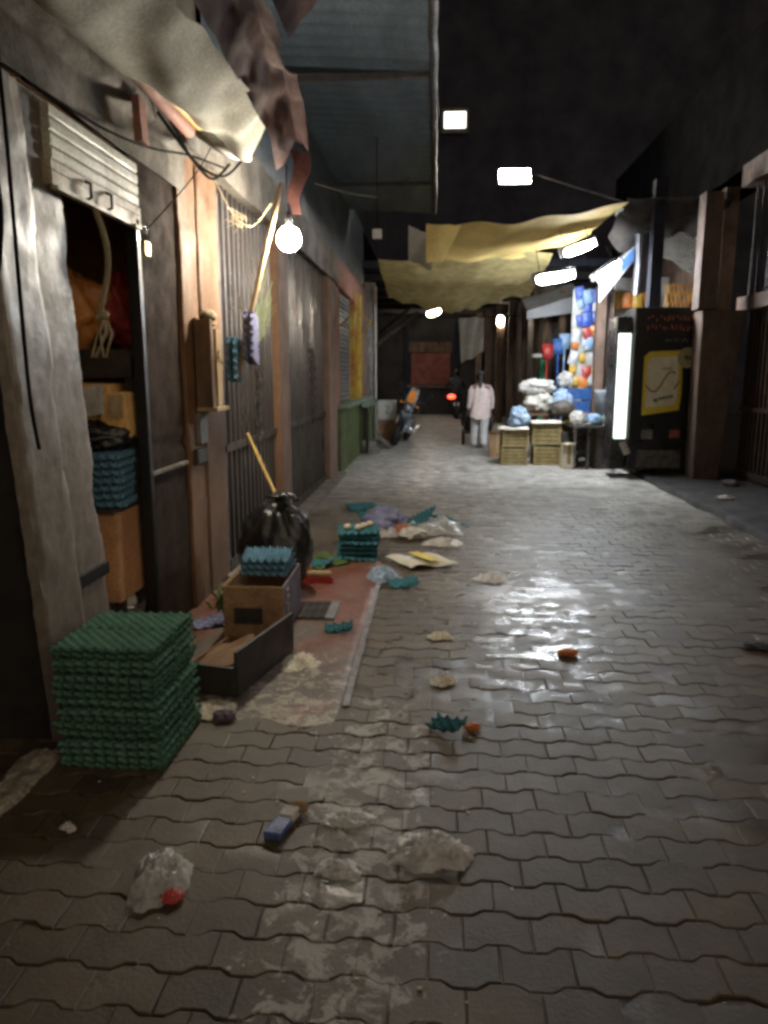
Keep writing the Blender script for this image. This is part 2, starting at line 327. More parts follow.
# ------------------------------------------------------------------ mesh helpers
class MB:
    def __init__(self): self.v = []; self.f = []
    def add(self, vs, fs):
        o = len(self.v); self.v += [tuple(p) for p in vs]
        self.f += [tuple(i + o for i in q) for q in fs]; return self
    def box(self, a, b, rz=0, mtx=None):
        x0, y0, z0 = (min(a[i], b[i]) for i in range(3)); x1, y1, z1 = (max(a[i], b[i]) for i in range(3))
        vs = [Vector(p) for p in ((x0, y0, z0), (x1, y0, z0), (x1, y1, z0), (x0, y1, z0), (x0, y0, z1), (x1, y0, z1), (x1, y1, z1), (x0, y1, z1))]
        if rz:
            c = Vector(((x0 + x1) / 2, (y0 + y1) / 2, 0)); r = Matrix.Rotation(rz, 3, 'Z')
            vs = [r @ (p - c) + c for p in vs]
        if mtx: vs = [mtx @ p for p in vs]
        return self.add(vs, [(3, 2, 1, 0), (4, 5, 6, 7), (0, 1, 5, 4), (1, 2, 6, 5), (2, 3, 7, 6), (3, 0, 4, 7)])
    def prism(self, pts, d):
        n = len(pts); p = [Vector(q) for q in pts]; d = Vector(d)
        return self.add(p + [q + d for q in p], [tuple(range(n - 1, -1, -1)), tuple(range(n, 2 * n))] + [(i, (i + 1) % n, n + (i + 1) % n, n + i) for i in range(n)])
    def tube(self, pts, r, n=8, cap=True):
        pts = [Vector(p) for p in pts]; rs = r if isinstance(r, (list, tuple)) else [r] * len(pts)
        vs = []; u = None
        for i, p in enumerate(pts):
            t = (pts[min(i + 1, len(pts) - 1)] - pts[max(i - 1, 0)]).normalized()
            if u is None: u = t.orthogonal().normalized()
            else:
                u = (u - t * u.dot(t))
                u = u.normalized() if u.length > 1e-6 else t.orthogonal().normalized()
            w = t.cross(u)
            vs += [p + (u * math.cos(2 * PI * k / n) + w * math.sin(2 * PI * k / n)) * rs[i] for k in range(n)]
        fs = [(i * n + k, i * n + (k + 1) % n, (i + 1) * n + (k + 1) % n, (i + 1) * n + k) for i in range(len(pts) - 1) for k in range(n)]
        if cap: fs += [tuple(range(n - 1, -1, -1)), tuple(range((len(pts) - 1) * n, len(pts) * n))]
        return self.add(vs, fs)
    def loft(self, rings, n=16, cap=True):
        """rings of (x, y, z, rx, ry)"""
        vs = [(x + rx * math.cos(2 * PI * k / n), y + ry * math.sin(2 * PI * k / n), z) for x, y, z, rx, ry in rings for k in range(n)]
        m = len(rings)
        fs = [(i * n + k, i * n + (k + 1) % n, (i + 1) * n + (k + 1) % n, (i + 1) * n + k) for i in range(m - 1) for k in range(n)]
        if cap: fs += [tuple(range(n - 1, -1, -1)), tuple(range((m - 1) * n, m * n))]
        return self.add(vs, fs)
    def grid(self, fn, nu, nv):
        vs = [fn(i / nu, j / nv) for j in range(nv + 1) for i in range(nu + 1)]
        return self.add(vs, [(j * (nu + 1) + i, j * (nu + 1) + i + 1, (j + 1) * (nu + 1) + i + 1, (j + 1) * (nu + 1) + i) for j in range(nv) for i in range(nu)])
    def sphere(self, c, r, nu=16, nv=10, fn=None):
        rx, ry, rz = r if isinstance(r, tuple) else (r, r, r)
        vs = []
        for j in range(nv + 1):
            a = PI * j / nv
            for i in range(nu):
                t = 2 * PI * i / nu
                d = Vector((math.sin(a) * math.cos(t), math.sin(a) * math.sin(t), math.cos(a)))
                k = fn(d) if fn else 1
                vs.append((c[0] + d.x * rx * k, c[1] + d.y * ry * k, c[2] + d.z * rz * k))
        fs = [(j * nu + i, (j + 1) * nu + i, (j + 1) * nu + (i + 1) % nu, j * nu + (i + 1) % nu) for j in range(nv) for i in range(nu)]
        return self.add(vs, fs)
    def torus(self, c, R, r, axis='X', n=28, m=10):
        vs = []
        for i in range(n):
            a = 2 * PI * i / n
            for k in range(m):
                b = 2 * PI * k / m
                q = (R + r * math.cos(b)); h = r * math.sin(b)
                p = {'X': (h, q * math.cos(a), q * math.sin(a)), 'Y': (q * math.cos(a), h, q * math.sin(a)), 'Z': (q * math.cos(a), q * math.sin(a), h)}[axis]
                vs.append((c[0] + p[0], c[1] + p[1], c[2] + p[2]))
        return self.add(vs, [(i * m + k, ((i + 1) % n) * m + k, ((i + 1) % n) * m + (k + 1) % m, i * m + (k + 1) % m) for i in range(n) for k in range(m)])
    def wobble(self, amp, freq=3, seed=0):
        s = Vector((seed * 7.3, seed * 3.1, seed * 1.7))
        self.v = [tuple(Vector(p) + noise.noise_vector(Vector(p) * freq + s) * amp) for p in self.v]
        return self
    def build(self, name, m, parent=None, smooth=False, bevel=0, world=True, sub=0, recalc=True):
        me = bpy.data.meshes.new(name)
        v = self.v
        if parent is not None and world:
            l = Vector(parent.get('_loc', (0, 0, 0)))
            v = [tuple(Vector(p) - l) for p in v]
        me.from_pydata(v, [], self.f); me.update()
        if recalc:
            import bmesh
            bm = bmesh.new(); bm.from_mesh(me); bmesh.ops.remove_doubles(bm, verts=bm.verts, dist=1e-5)
            bmesh.ops.recalc_face_normals(bm, faces=bm.faces); bm.to_mesh(me); bm.free()
        me.materials.append(M[m] if isinstance(m, str) else m)
        if smooth: me.polygons.foreach_set('use_smooth', [True] * len(me.polygons))
        o = bpy.data.objects.new(name, me); col.objects.link(o)
        if parent is not None: o.parent = parent
        if bevel:
            b = o.modifiers.new('bevel', 'BEVEL'); b.width = bevel; b.segments = 2; b.limit_method = 'ANGLE'
        if sub:
            s = o.modifiers.new('subsurf', 'SUBSURF'); s.levels = sub; s.render_levels = sub
        return o

def tag(o, label=None, cat=None, group=None, kind=None):
    for k, v in (('label', label), ('category', cat), ('group', group), ('kind', kind)):
        if v: o[k] = v
    return o
def thing(name, label, cat, loc=(0, 0, 0), rot=(0, 0, 0), group=None):
    o = bpy.data.objects.new(name, None); col.objects.link(o)
    o.location = loc; o.rotation_euler = rot; o['_loc'] = tuple(loc); o.empty_display_size = 0.1
    return tag(o, label, cat, group)
def sub_loc(o):
    """lets a part be given sub-parts in world coordinates"""
    o['_loc'] = tuple(o.parent['_loc']); return o
def recentre(o, base_pt):
    d = Vector(base_pt)
    o.data.transform(Matrix.Translation(-d)); o.location = d
    return o
def solo(mb, name, m, label, cat, at, group=None, **kw):
    o = mb.build(name, m, None, **kw); recentre(o, at)
    return tag(o, label, cat, group)
def dup(root, loc, rot=None, label=None, group=None):
    r = root.copy(); col.objects.link(r); r.location = loc
    if rot is not None: r.rotation_euler = rot
    if label: r['label'] = label
    if group: r['group'] = group
    for ch in list(root.children):
        c = ch.copy(); col.objects.link(c); c.parent = r
        for g in list(ch.children):
            d = g.copy(); col.objects.link(d); d.parent = c
    return r
def N(p, f=1.0, s=0): return noise.noise(Vector(p) * f + Vector((s * 13.7, s * 5.1, s * 9.3)))

# ------------------------------------------------------------------ ground
tag(MB().box((-40, -10, -0.35), (40, 70, -0.03)).build('ground', 'ground_base'), kind='structure')

def pavers():
    W, D = 0.2, 0.136
    vs = []; fs = []; tint = []
    rnd = random.Random(3)
    def wave(x):                        # trapezoid wave shared by neighbouring rows
        t = (x / 0.2) % 1.0
        return 0.012 * max(-1, min(1, 6.0 * (abs(t * 2 - 1) - 0.5)))
    rows = int(30.5 / D)
    for j in range(rows):
        y0 = 0.9 + j * D; far = y0 > 13
        off = 0.1 if j % 2 else 0.0
        xl, xr = (-2.3, 3.4)
        n0, n1 = int(xl / W) - 1, int(xr / W) + 1
        for i in range(n0, n1):
            x0 = i * W + off
            if far and x0 < -6: continue
            g = 0.0012; gy = 0.0026
            xs = [x0 + g + (W - 2 * g) * t for t in (0, .165, .335, .5, .665, .835, 1)]
            if far: xs = [xs[0], xs[1], xs[2], xs[4], xs[5], xs[6]]
            bot = [(x, y0 + gy + wave(x)) for x in xs]
            top = [(x, y0 + D - gy + wave(x)) for x in reversed(xs)]
            loop = bot + top; n = len(loop)
            cx = x0 + W / 2; cy = y0 + D / 2
            tx, ty = rnd.gauss(0, 0.014), rnd.gauss(0, 0.016); h = rnd.gauss(-0.001, 0.0012)
            h += 0.006 * noise.noise(Vector((cx * 1.2, cy * 1.2, 0)))
            o = len(vs)
            k = rnd.choice((0.72, 0.9, 0.95, 1.0, 1.0, 1.05, 1.1, 1.18)) * rnd.uniform(0.95, 1.05)
            sh = 0.90
            for (x, y) in loop:
                xx = cx + (x - cx) * 0.965; yy = cy + (y - cy) * 0.94
                vs.append((xx, yy, h + (xx - cx) * tx + (yy - cy) * ty)); tint.append(k)
            for (x, y) in loop: vs.append((x, y, h - 0.003 + (x - cx) * tx + (y - cy) * ty)); tint.append(k * 0.9)
            fs.append(tuple(range(o, o + n)))
            fs += [(o + n + q, o + n + (q + 1) % n, o + (q + 1) % n, o + q) for q in range(n)]
            if not far:
                for (x, y) in loop: vs.append((x, y, -0.03)); tint.append(k * 0.6)
                fs += [(o + 2 * n + q, o + 2 * n + (q + 1) % n, o + n + (q + 1) % n, o + n + q) for q in range(n)]
    me = bpy.data.meshes.new('road'); me.from_pydata(vs, [], fs); me.update()
    a = me.attributes.new('tint', 'FLOAT', 'POINT'); a.data.foreach_set('value', tint)
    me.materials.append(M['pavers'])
    o = bpy.data.objects.new('road', me); col.objects.link(o); tag(o, kind='structure')
    # wet sand in the joints
    s = MB().grid(lambda u, v: (-2.4 + 5.9 * u, 0.7 + 31 * v, -0.0052 + 0.0065 * N((u * 19, v * 100, 0)) - 0.001 * N((u * 60, v * 300, 0))), 60, 300)
    o = s.build('joint_sand', 'pavers', smooth=True)
    a = o.data.attributes.new('tint', 'FLOAT', 'POINT'); a.data.foreach_set('value', [0.8] * len(o.data.vertices))
    tag(o, kind='structure')
pavers()

# terracotta apron in front of the egg shop
def apr(u, v):
    x = -1.75 + 1.32 * u; y = 3.12 + 3.1 * v
    edge = 0.04 * N((x * 5, y * 2, 1)) 
    if v in (0, 1): y += 0.22 * N((x * 3, 5, v * 4)) + (0.1 if v == 0 else -0.05)
    y += 0.12 * N((x * 4, 2, 0)) * max(0, 1 - v * 6)
    return (x + (0.02 * N((1, y * 4, 0)) if u == 1 else 0), y, 0.013 + 0.005 * N((x * 4, y * 4, 2)) - (0.012 if u in (0, 1) or v == 1 else 0) - 0.016 * max(0, 1 - v * 8))
tag(MB().grid(apr, 50, 90).build('apron', 'apron', smooth=True), kind='structure')
# thin metal edging strip along the apron
def eg(u, v):
    y = 3.35 + 2.5 * v
    return (-0.432 + 0.035 * u + 0.006 * N((0, y * 5, 3)), y, 0.016 + 0.003 * N((u, y * 6, 0)))
M['edging'] = mat('edging', (0.34, 0.34, 0.37), (0.2, 0.19, 0.19), 9, 0.3, 0.4)
tag(MB().grid(eg, 2, 60).build('kerb_strip', 'edging', smooth=True), kind='structure')
# low pavement on the other side, soil colour darkened to carry its shade
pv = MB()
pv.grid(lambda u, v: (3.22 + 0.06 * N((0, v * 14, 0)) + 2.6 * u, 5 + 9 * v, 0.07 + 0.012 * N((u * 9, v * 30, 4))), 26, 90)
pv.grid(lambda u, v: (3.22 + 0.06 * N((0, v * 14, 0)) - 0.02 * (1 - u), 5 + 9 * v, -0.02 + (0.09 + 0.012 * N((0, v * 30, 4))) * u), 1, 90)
tag(pv.build('pavement', 'shade_dark_soil', smooth=True), kind='structure')

# ------------------------------------------------------------------ left side: dark doorway nearest the camera
t = thing('shop_doorway', 'unlit brown doorway beside the rough grey pillar, sunk in black shadow', 'doorway', (-2.0, 2.1, 0))
d = MB().box((-2.06, 0.9, 0.02), (-2.0, 2.80, 2.7))
for k in range(5): d.box((-2.0, 0.95 + k * 0.38, 0.1), (-1.985, 1.28 + k * 0.38, 2.6))
d.build('door', 'wood_dark', t, bevel=0.004)
th_ = MB().grid(lambda u, v: (-1.72 + 0.16 * u + 0.02 * N((u * 3, v * 9, 0)), 1.2 + 1.62 * v, 0.022 + 0.018 * N((u * 5, v * 16, 2)) - (0.03 if u in (0, 1) else 0)), 8, 60)
th_.build('threshold', 'crumbled', t, smooth=True)
MB().box((-2.05, 0.9, 2.72), (-1.64, 2.66, 2.95)).build('lintel', 'soffit', t)

# ------------------------------------------------------------------ egg shop
shop = thing('egg_shop', 'open egg shop with half-raised cream roller shutter and rough grey pillar', 'shop', (-1.7, 3.6, 0))
def pillar(y0, y1, x, z1, seed, lean=0.0):
    def fn(u, v):
        z = z1 * v
        # wrap: side (towards the camera) then front then the far reveal
        L = [(x - 0.05, y0), (x, y0), (x, y1), (x - 0.30, y1)]
        s = u * 3; i = min(int(s), 2); q = s - i
        px = L[i][0] + (L[i + 1][0] - L[i][0]) * q; py = L[i][1] + (L[i + 1][1] - L[i][1]) * q
        py -= lean * z
        w = 0.004 * N((px * 3, py * 3, z * 3), 1, seed) + 0.004 * N((px * 9, py * 9, z * 8), 1, seed) + 0.003 * N((px * 40, py * 40, z * 30), 1, seed)
        edge = 1 - min(abs(s - 1), abs(s - 2), 0.12) / 0.12
        chip = edge * max(0, N((0, i, z * 5), 1, seed + 3) - 0.1) * 0.04
        return (px + w - chip, py + w * 0.6 + (chip if s < 1.5 else -chip), z)
    return MB().grid(fn, 48, 90)
pillar(2.93, 3.25, -1.62, 2.72, 1, 0.09).build('pillar', 'plaster_worn', shop, smooth=True)
pillar(3.256, 3.57, -1.64, 2.72, 2, 0.105).build('door_jamb', 'plaster_grey', shop, smooth=True)
MB().prism([(-2.0, 2.92, 0), (-1.68, 2.96, 0), (-1.68, 2.72, 2.72), (-2.0, 2.68, 2.72)], (0, 0.05, 0)).build('reveal', 'shade_black', shop)  # near-black colour stands in for the shade on this side face
# metal bar bedded across the foot of the jamb
MB().box((-1.645, 3.20, 0.62), (-1.622, 3.50, 0.68)).wobble(0.008, 6).build('jamb_bar', 'black_metal', shop)
# roller shutter
sh = MB()
for k in range(4):
    z = 2.482 + k * 0.056
    sh.prism([(-1.64, 3.2, z), (-1.607, 3.2, z + 0.003), (-1.602, 3.2, z + 0.012), (-1.602, 3.2, z + 0.044), (-1.607, 3.2, z + 0.053), (-1.64, 3.2, z + 0.0555)], (0, 0.92, 0))
rs = sub_loc(sh.build('roller_shutter', 'cream_metal', shop))
b_ = MB().box((-1.645, 3.18, 2.38), (-1.60, 4.13, 2.478)); b_.box((-1.62, 3.2, 2.362), (-1.585, 4.12, 2.3795)); b_.box((-1.5995, 3.2, 2.435), (-1.595, 4.12, 2.445))
b_.build('bottom_rail', 'cream_rail', rs, bevel=0.004)
for y in (3.48, 3.70):
    MB().tube([(-1.598, y, 2.46), (-1.572, y, 2.45), (-1.572, y, 2.39), (-1.598, y, 2.38)], 0.008, 6).build('handle', 'black_metal', rs)
MB().box((-1.665, 4.06, 0.02), (-1.60, 4.11, 2.42)).build('guide_rail', 'black_metal', shop, bevel=0.005)
def jp(u, v):
    y = 4.11 + 0.68 * u; z = 0.02 + 2.75 * v
    return (-1.64 + 0.012 * N((y * 3, z * 1.5, 5)) - (0.02 if 0.4 < v < 0.42 else 0), y, z)
MB().grid(jp, 20, 60).build('jamb_panel', 'brown_panel', shop, smooth=True)
MB().box((-1.64, 4.14, 1.02), (-1.615, 4.77, 1.04)).build('panel_rail', 'soffit', shop)
lt = MB().grid(lambda u, v: (-1.62 + 0.02 * N((u * 4, v * 3, 9)) + (0.06 if v > 0.5 else 0), 2.2 + 2.75 * u, 2.74 + 0.42 * v), 40, 14)
lt.build('lintel', 'soffit', shop, smooth=True)
up = MB().grid(lambda u, v: (-1.70 + 0.02 * N((u * 9, v * 3, 3)), 1.0 + 4.6 * u, 3.1 + 1.7 * v), 50, 16)
up.build('upper_wall', 'soffit', shop, smooth=True)
# inside
i_ = MB().box((-3.1, 2.7, 0), (-3.04, 5.4, 2.75)); i_.box((-3.04, 5.34, 0), (-1.72, 5.4, 2.75)); i_.box((-3.04, 2.9, 2.76), (-1.68, 5.4, 2.8)); i_.box((-3.04, 2.92, 0.0), (-2.0, 2.98, 2.75))
i_.build('inside_wall', 'inside_plaster', shop)
MB().box((-3.04, 3.0, 0.004), (-1.7, 5.34, 0.02)).build('shop_floor', 'dark_inside', shop)
s_ = MB().box((-2.600, 4.100, 1.70), (-1.68, 4.880, 1.735)); s_.box((-2.600, 4.100, 1.58), (-1.69, 4.150, 1.70)); s_.box((-1.74, 4.120, 0.1), (-1.69, 4.170, 1.58))
s_.build('shelf', 'wood_dark', shop)
# goods in the shop
def lump(c, r, seed):
    def fn(d):
        k = 1 + 0.30 * N(tuple(d), 2.4, seed) - 0.22 * abs(N(tuple(d), 4.5, seed + 1)) - 0.12 * abs(N(tuple(d), 9, seed + 2))
        if d.z > .5: k += 0.25 * (d.z - .5) * math.sin(math.atan2(d.y, d.x) * 5 + seed)
        return k
    return MB().sphere(c, r, 44, 28, fn)
def sackbag(c, r, seed):
    return MB().sphere(c, r, 24, 16, lambda d: 1 + 0.18 * N(tuple(d), 2.2, seed) + 0.07 * N(tuple(d), 6, seed))
solo(lump((-2.17, 4.29, 1.95), (0.30, 0.2, 0.25), 1), 'bag', 'orange_bag', 'orange-brown sack on the shop shelf beside the hanging rope', 'bag', (-2.170, 4.290, 1.73), smooth=True)
solo(lump((-1.87, 4.48, 1.96), (0.15, 0.2, 0.24), 2), 'bag', 'red_bag', 'crumpled red plastic bag on the shop shelf', 'bag', (-1.87, 4.48, 1.73), smooth=True)
solo(MB().box((-2.270, 4.050, 1.24), (-1.800, 4.400, 1.55)).box((-1.850, 4.000, 1.24), (-1.69, 4.270, 1.5)).wobble(0.02, 5), 'carton', 'orange_card', 'orange printed carton with white papers under the shelf', 'box', (-1.950, 4.150, 1.24), bevel=0.01)
solo(MB().grid(lambda u, v: (-1.93 + 0.13 * u, 3.975, 1.37 + 0.16 * v + 0.02 * u), 3, 3).wobble(0.015, 9), 'paper_sheet', 'paper', 'white paper stuck on the orange carton in the shop', 'paper', (-2.050, 4.020, 1.38))
solo(MB().grid(lambda u, v: (-1.775 + 0.08 * u, 3.975, 1.36 + 0.13 * v), 3, 3).wobble(0.015, 9, 2), 'paper_sheet', 'wood_pale', 'beige slip of card taped beside the white paper in the shop', 'paper', (-1.790, 3.980, 1.36))
solo(lump((-1.87, 4.02, 1.25), (0.19, 0.14, 0.10), 5), 'bag', 'bin_bag', 'small black plastic bag lying on top of the blue egg trays inside the shop', 'bag', (-1.800, 3.950, 1.22), smooth=True)
cn = thing('counter', 'scuffed orange-brown wooden counter inside the shop under the egg trays', 'counter', (-1.950, 4.100, 0))
MB().box((-2.450, 3.800, 0.36), (-1.700, 4.500, 0.86)).wobble(0.01, 4).build('counter_body', 'inside_plaster', cn, bevel=0.01)
MB().box((-2.470, 3.780, 0.863), (-1.700, 4.520, 0.885)).build('counter_top', 'wood_dark', cn)
for x in (-2.40, -1.76):
    for y in (3.84, 4.4): MB().box((x, y, 0.02), (x + 0.05, y + 0.05, 0.36)).build('leg', 'wood_dark', cn)
# bucket
bk = thing('bucket', 'grey bucket with a metal handle on the floor inside the shop', 'bucket', (-1.83, 4.02, 0.02))
MB().loft([(-1.83, 4.02, 0.02, 0.12, 0.12), (-1.83, 4.02, 0.24, 0.155, 0.155), (-1.83, 4.02, 0.30, 0.165, 0.165), (-1.83, 4.02, 0.30, 0.15, 0.15), (-1.83, 4.02, 0.06, 0.11, 0.11)], 24, True).build('bucket_body', 'bucket_grey', bk, smooth=True)
MB().tube([(-1.83 + 0.165 * math.cos(a), 4.02 - 0.05 + 0.1 * math.sin(a) * -1, 0.29 + 0.02 * math.sin(a)) for a in [PI * k / 12 for k in range(13)]], 0.006, 6).build('handle', 'steel', bk)
solo(sackbag((-1.79, 4.0, 0.3), (0.08, 0.09, 0.07), 8), 'cloth_rag', 'paper', 'pale rag stuffed in the bucket', 'rag', (-1.79, 4.0, 0.26), smooth=True)
# rope
rp = MB()
for ph in (0, 2.1, 4.2):
    rp.tube([(-1.60 + 0.010 * math.cos(k * 1.1 + ph) + 0.03 * math.sin(k * 0.07), 3.56 + 0.010 * math.sin(k * 1.1 + ph) + 0.05 * math.sin(k * 0.05), 2.37 - 0.009 * k) for k in range(58)], 0.006, 6)
for q in range(5):
    rp.tube([(-1.60, 3.6, 1.87), (-1.6 + random.uniform(-.04, .04), 3.6 + random.uniform(-.05, .05), 1.8), (-1.6 + random.uniform(-.05, .05), 3.58 + random.uniform(-.07, .07), 1.68)], 0.006, 5)
rp.sphere((-1.60, 3.6, 1.88), 0.022)
solo(rp, 'rope', 'rope', 'frayed pale rope knotted to the roller shutter', 'rope', (-1.6, 3.56, 2.37), smooth=True)
pl = thing('padlock', 'brass padlock hanging open at the corner of the roller shutter', 'padlock', (-1.56, 4.06, 2.30))
MB().box((-1.575, 4.03, 2.22), (-1.545, 4.11, 2.30)).build('lock_body', 'brass', pl, bevel=0.006)
MB().tube([(-1.56, 4.05, 2.30), (-1.56, 4.05, 2.36), (-1.56, 4.07, 2.385), (-1.56, 4.09, 2.36), (-1.56, 4.09, 2.31)], 0.007, 8).build('shackle', 'steel', pl, smooth=True)

# ------------------------------------------------------------------ egg trays
def tray_mesh(name, w, d, nx, ny, mname, seam=False, amp=0.024, bend=0.0, seed=0):
    R = 8
    def fn(u, v):
        x = (u - .5) * w; y = (v - .5) * d
        z = amp * (1 + math.cos(2 * PI * nx * u) * math.cos(2 * PI * ny * v)) + amp * 0.35 * math.cos(2 * PI * nx * u * 2) * math.cos(2 * PI * ny * v * 2)
        if seam and abs(v - .52) < 0.012: z -= 0.02
        z += 0.004 * N((x * 9, y * 9, 0), 1, seed) + bend * (u - .5) ** 2 * 4 * w
        return (x, y, z)
    mb = MB().grid(fn, nx * R, ny * R)
    me = bpy.data.meshes.new(name); me.from_pydata(mb.v, [], mb.f); me.update()
    me.polygons.foreach_set('use_smooth', [True] * len(me.polygons))
    me.materials.append(M[mname]); return me
def tray(me, loc, rot, label, group=None, thick=0.004):
    o = bpy.data.objects.new('egg_tray', me); col.objects.link(o); o.location = loc; o.rotation_euler = rot
    s = o.modifiers.new('solid', 'SOLIDIFY'); s.thickness = thick; s.offset = -1
    return tag(o, label, 'egg tray', group)
G_ = tray_mesh('egg_tray', 0.43, 0.46, 9, 9, 'pulp_green', True, 0.0065)
B_ = tray_mesh('egg_tray', 0.30, 0.30, 6, 5, 'pulp_blue', False, 0.017)
T_ = tray_mesh('egg_tray', 0.34, 0.32, 6, 5, 'pulp_teal', False, 0.014)
V_ = tray_mesh('egg_tray', 0.30, 0.34, 5, 6, 'pulp_violet', False, 0.02)
A('pulp_green_dark', (0.08, 0.175, 0.12), (0.055, 0.12, 0.08), 9, 0.95, 0.8, fine=130, spec=0.08)
G2_ = tray_mesh('egg_tray', 0.435, 0.455, 9, 9, 'pulp_green_dark', True, 0.0065, 0.02, 3)
G3_ = tray_mesh('egg_tray', 0.425, 0.45, 9, 9, 'pulp_green', True, 0.0075, -0.015, 6)
rr = random.Random(5)
for k in range(16):
    top = k == 15
    # solid pulp rims: trays sit close together
    tray((G_, G2_, G3_, G_, G2_)[(k * 3 + 4) % 5] if not top else G_, (-1.345 + 0.05 * (15 - k) / 15 * 0.9 + rr.uniform(-.012, .012), 3.03 + rr.uniform(-.008, .008) - 0.09 * (15 - k) / 15, 0.014 + k * 0.0295 + (k // 4) * 0.010), (rr.uniform(-.008, .008), rr.uniform(-.008, .008), rr.uniform(-.035, .035) - 0.03),
         'green pulp egg tray on top of the tall stack by the grey pillar' if top else 'green pulp egg tray below the top of the tall stack by the grey pillar', 'green egg trays in the tall stack', 0.02)
for k in range(7):
    tray(B_, (-1.84 + rr.uniform(-.01, .01), 3.97, 0.892 + k * 0.043), (0, 0, 0.1 + rr.uniform(-.05, .05)), 'blue egg tray stacked on the counter inside the open shop', 'blue egg trays on the shop counter', 0.012)
for k in range(3):
    tray(B_, (-1.08, 4.66, 0.335 + k * 0.042), (0.02, 0.03, 0.06 * k), ['blue egg tray lowest of three on the cardboard box', 'blue egg tray in the middle of three on the cardboard box', 'pale blue egg tray on top of the three on the cardboard box'][k], 'egg trays on the cardboard box', 0.01)
for k in range(6):
    tray(T_, (-0.65 + rr.uniform(-.015, .015), 6.3 + rr.uniform(-.015, .015), 0.03 + k * 0.046), (rr.uniform(-.06, .06), rr.uniform(-.06, .06), 0.15 + rr.uniform(-.16, .16)), 'topmost teal egg tray of the pile beside the black bin bag, shells on it' if k == 5 else 'teal egg tray under the topmost one in the pile beside the black bin bag', 'teal egg trays in the pile by the bin bag', 0.012)
for k, (x, y, z) in enumerate([(-0.74, 6.22, 0.305), (-0.60, 6.27, 0.305), (-0.64, 6.2, 0.305), (-0.56, 6.36, 0.305)]):
    solo(MB().sphere((x, y, z), (0.035, 0.035, 0.028), 14, 8, lambda d: 1 + 0.2 * N(tuple(d), 2, k)), 'egg_shell', 'egg', 'broken cream egg shell on the teal egg tray pile', 'egg shell', (x, y, z - 0.03), 'egg shells on the teal pile', smooth=True)
tray(T_, (-0.62, 7.62, 0.06), (0.5, 0.25, 0.6), 'teal egg tray tilted up in the rubbish heap behind the tray pile', None, 0.01)
tray(T_, (-0.15, 7.6, 0.10), (0.3, -0.5, -0.4), 'teal egg tray leaning in the rubbish heap under clear plastic', None, 0.01)
tray(T_, (0.16, 7.75, 0.05), (0.25, 0.2, 0.9), 'teal egg tray at the far side of the rubbish heap', None, 0.01)
tray(T_, (-0.86, 8.75, 0.02), (0.05, 0.0, 0.3), 'crushed teal egg tray lying flat farthest along by the steel shutters', None, 0.01)
def scrap(loc, w, d, mname, seed, label, rz, tilt=0.15):
    me = tray_mesh('tray_scrap', w, d, 3, 2, mname, False, 0.011, 0.06, seed)
    o = bpy.data.objects.new('tray_scrap', me); col.objects.link(o); o.location = loc; o.rotation_euler = (tilt, -tilt * 0.7, rz)
    s = o.modifiers.new('solid', 'SOLIDIFY'); s.thickness = 0.008
    return tag(o, label, 'tray scrap')
scrap((-0.22, 5.48, 0.02), 0.22, 0.15, 'pulp_teal', 1, 'torn teal egg tray piece in front of the yellow and white carton', 0.3)
scrap((-0.58, 4.4, 0.03), 0.17, 0.1, 'pulp_teal', 2, 'small teal egg tray scrap on the red apron floor', 0.1)
scrap((0.08, 3.14, 0.03), 0.17, 0.09, 'pulp_teal', 3, 'dark teal egg tray scrap on the pavers beside an orange peel', -0.7, 0.3)
scrap((-1.43, 4.45, 0.03), 0.2, 0.13, 'pulp_violet', 4, 'violet egg tray scrap by the foot of the cardboard box', 0.5)
scrap((-0.95, 5.98, 0.03), 0.22, 0.15, 'pulp_teal', 5, 'teal egg tray scrap lying in green waste beside the tray pile', -0.3)
# trays tied beside the wooden box
for k in range(2):
    tray(B_, (-1.50 + 0.045 * k, 5.42, 1.70), (PI / 2, 0.08, PI / 2 + 0.12), 'pale blue egg tray tied upright beside the old wooden box, %s' % ['against the pillar', 'next to the violet trays'][k], 'trays tied to the pillar')
for k in range(2):
    tray(V_, (-1.40 + 0.045 * k, 5.52, 1.86), (PI / 2, 0.14, PI / 2 + 0.10), 'violet egg tray tied upright on the pole, %s' % ['behind its twin', 'frontmost of the pair'][k], 'trays tied to the pillar')

# ------------------------------------------------------------------ shuttered shop row
row = thing('shuttered_shop', 'row of closed brown folding steel shutters between salmon plaster pillars', 'shop', (-1.6, 8, 0))
def plain_pillar(y0, y1, x0, x, z1, seed, name, mname, parent):
    def fn(u, v):
        z = z1 * v; L = [(x0, y0), (x, y0), (x, y1), (x0, y1)]
        s = u * 3; i = min(int(s), 2); q = s - i
        px = L[i][0] + (L[i + 1][0] - L[i][0]) * q; py = L[i][1] + (L[i + 1][1] - L[i][1]) * q
        w = 0.005 * N((px * 4, py * 4, z * 4), 1, seed) + 0.004 * N((px * 20, py * 20, z * 14), 1, seed)
        return (px + w, py + w, z)
    return MB().grid(fn, 36, 70).build(name, mname, parent, smooth=True)
plain_pillar(4.80, 5.14, -1.75, -1.618, 3.1, 4, 'pillar', 'orange_plaster', row)
plain_pillar(5.141, 5.62, -1.75, -1.608, 3.1, 5, 'pillar', 'salmon_plaster', row)
MB().box((-1.62, 4.88, 1.0), (-1.585, 5.09, 1.1)).build('wall_socket', 'rust_steel', row, bevel=0.006)
MB().box((-1.62, 4.97, 1.13), (-1.59, 5.13, 1.34)).build('pillar_patch', 'slat_grey', row)
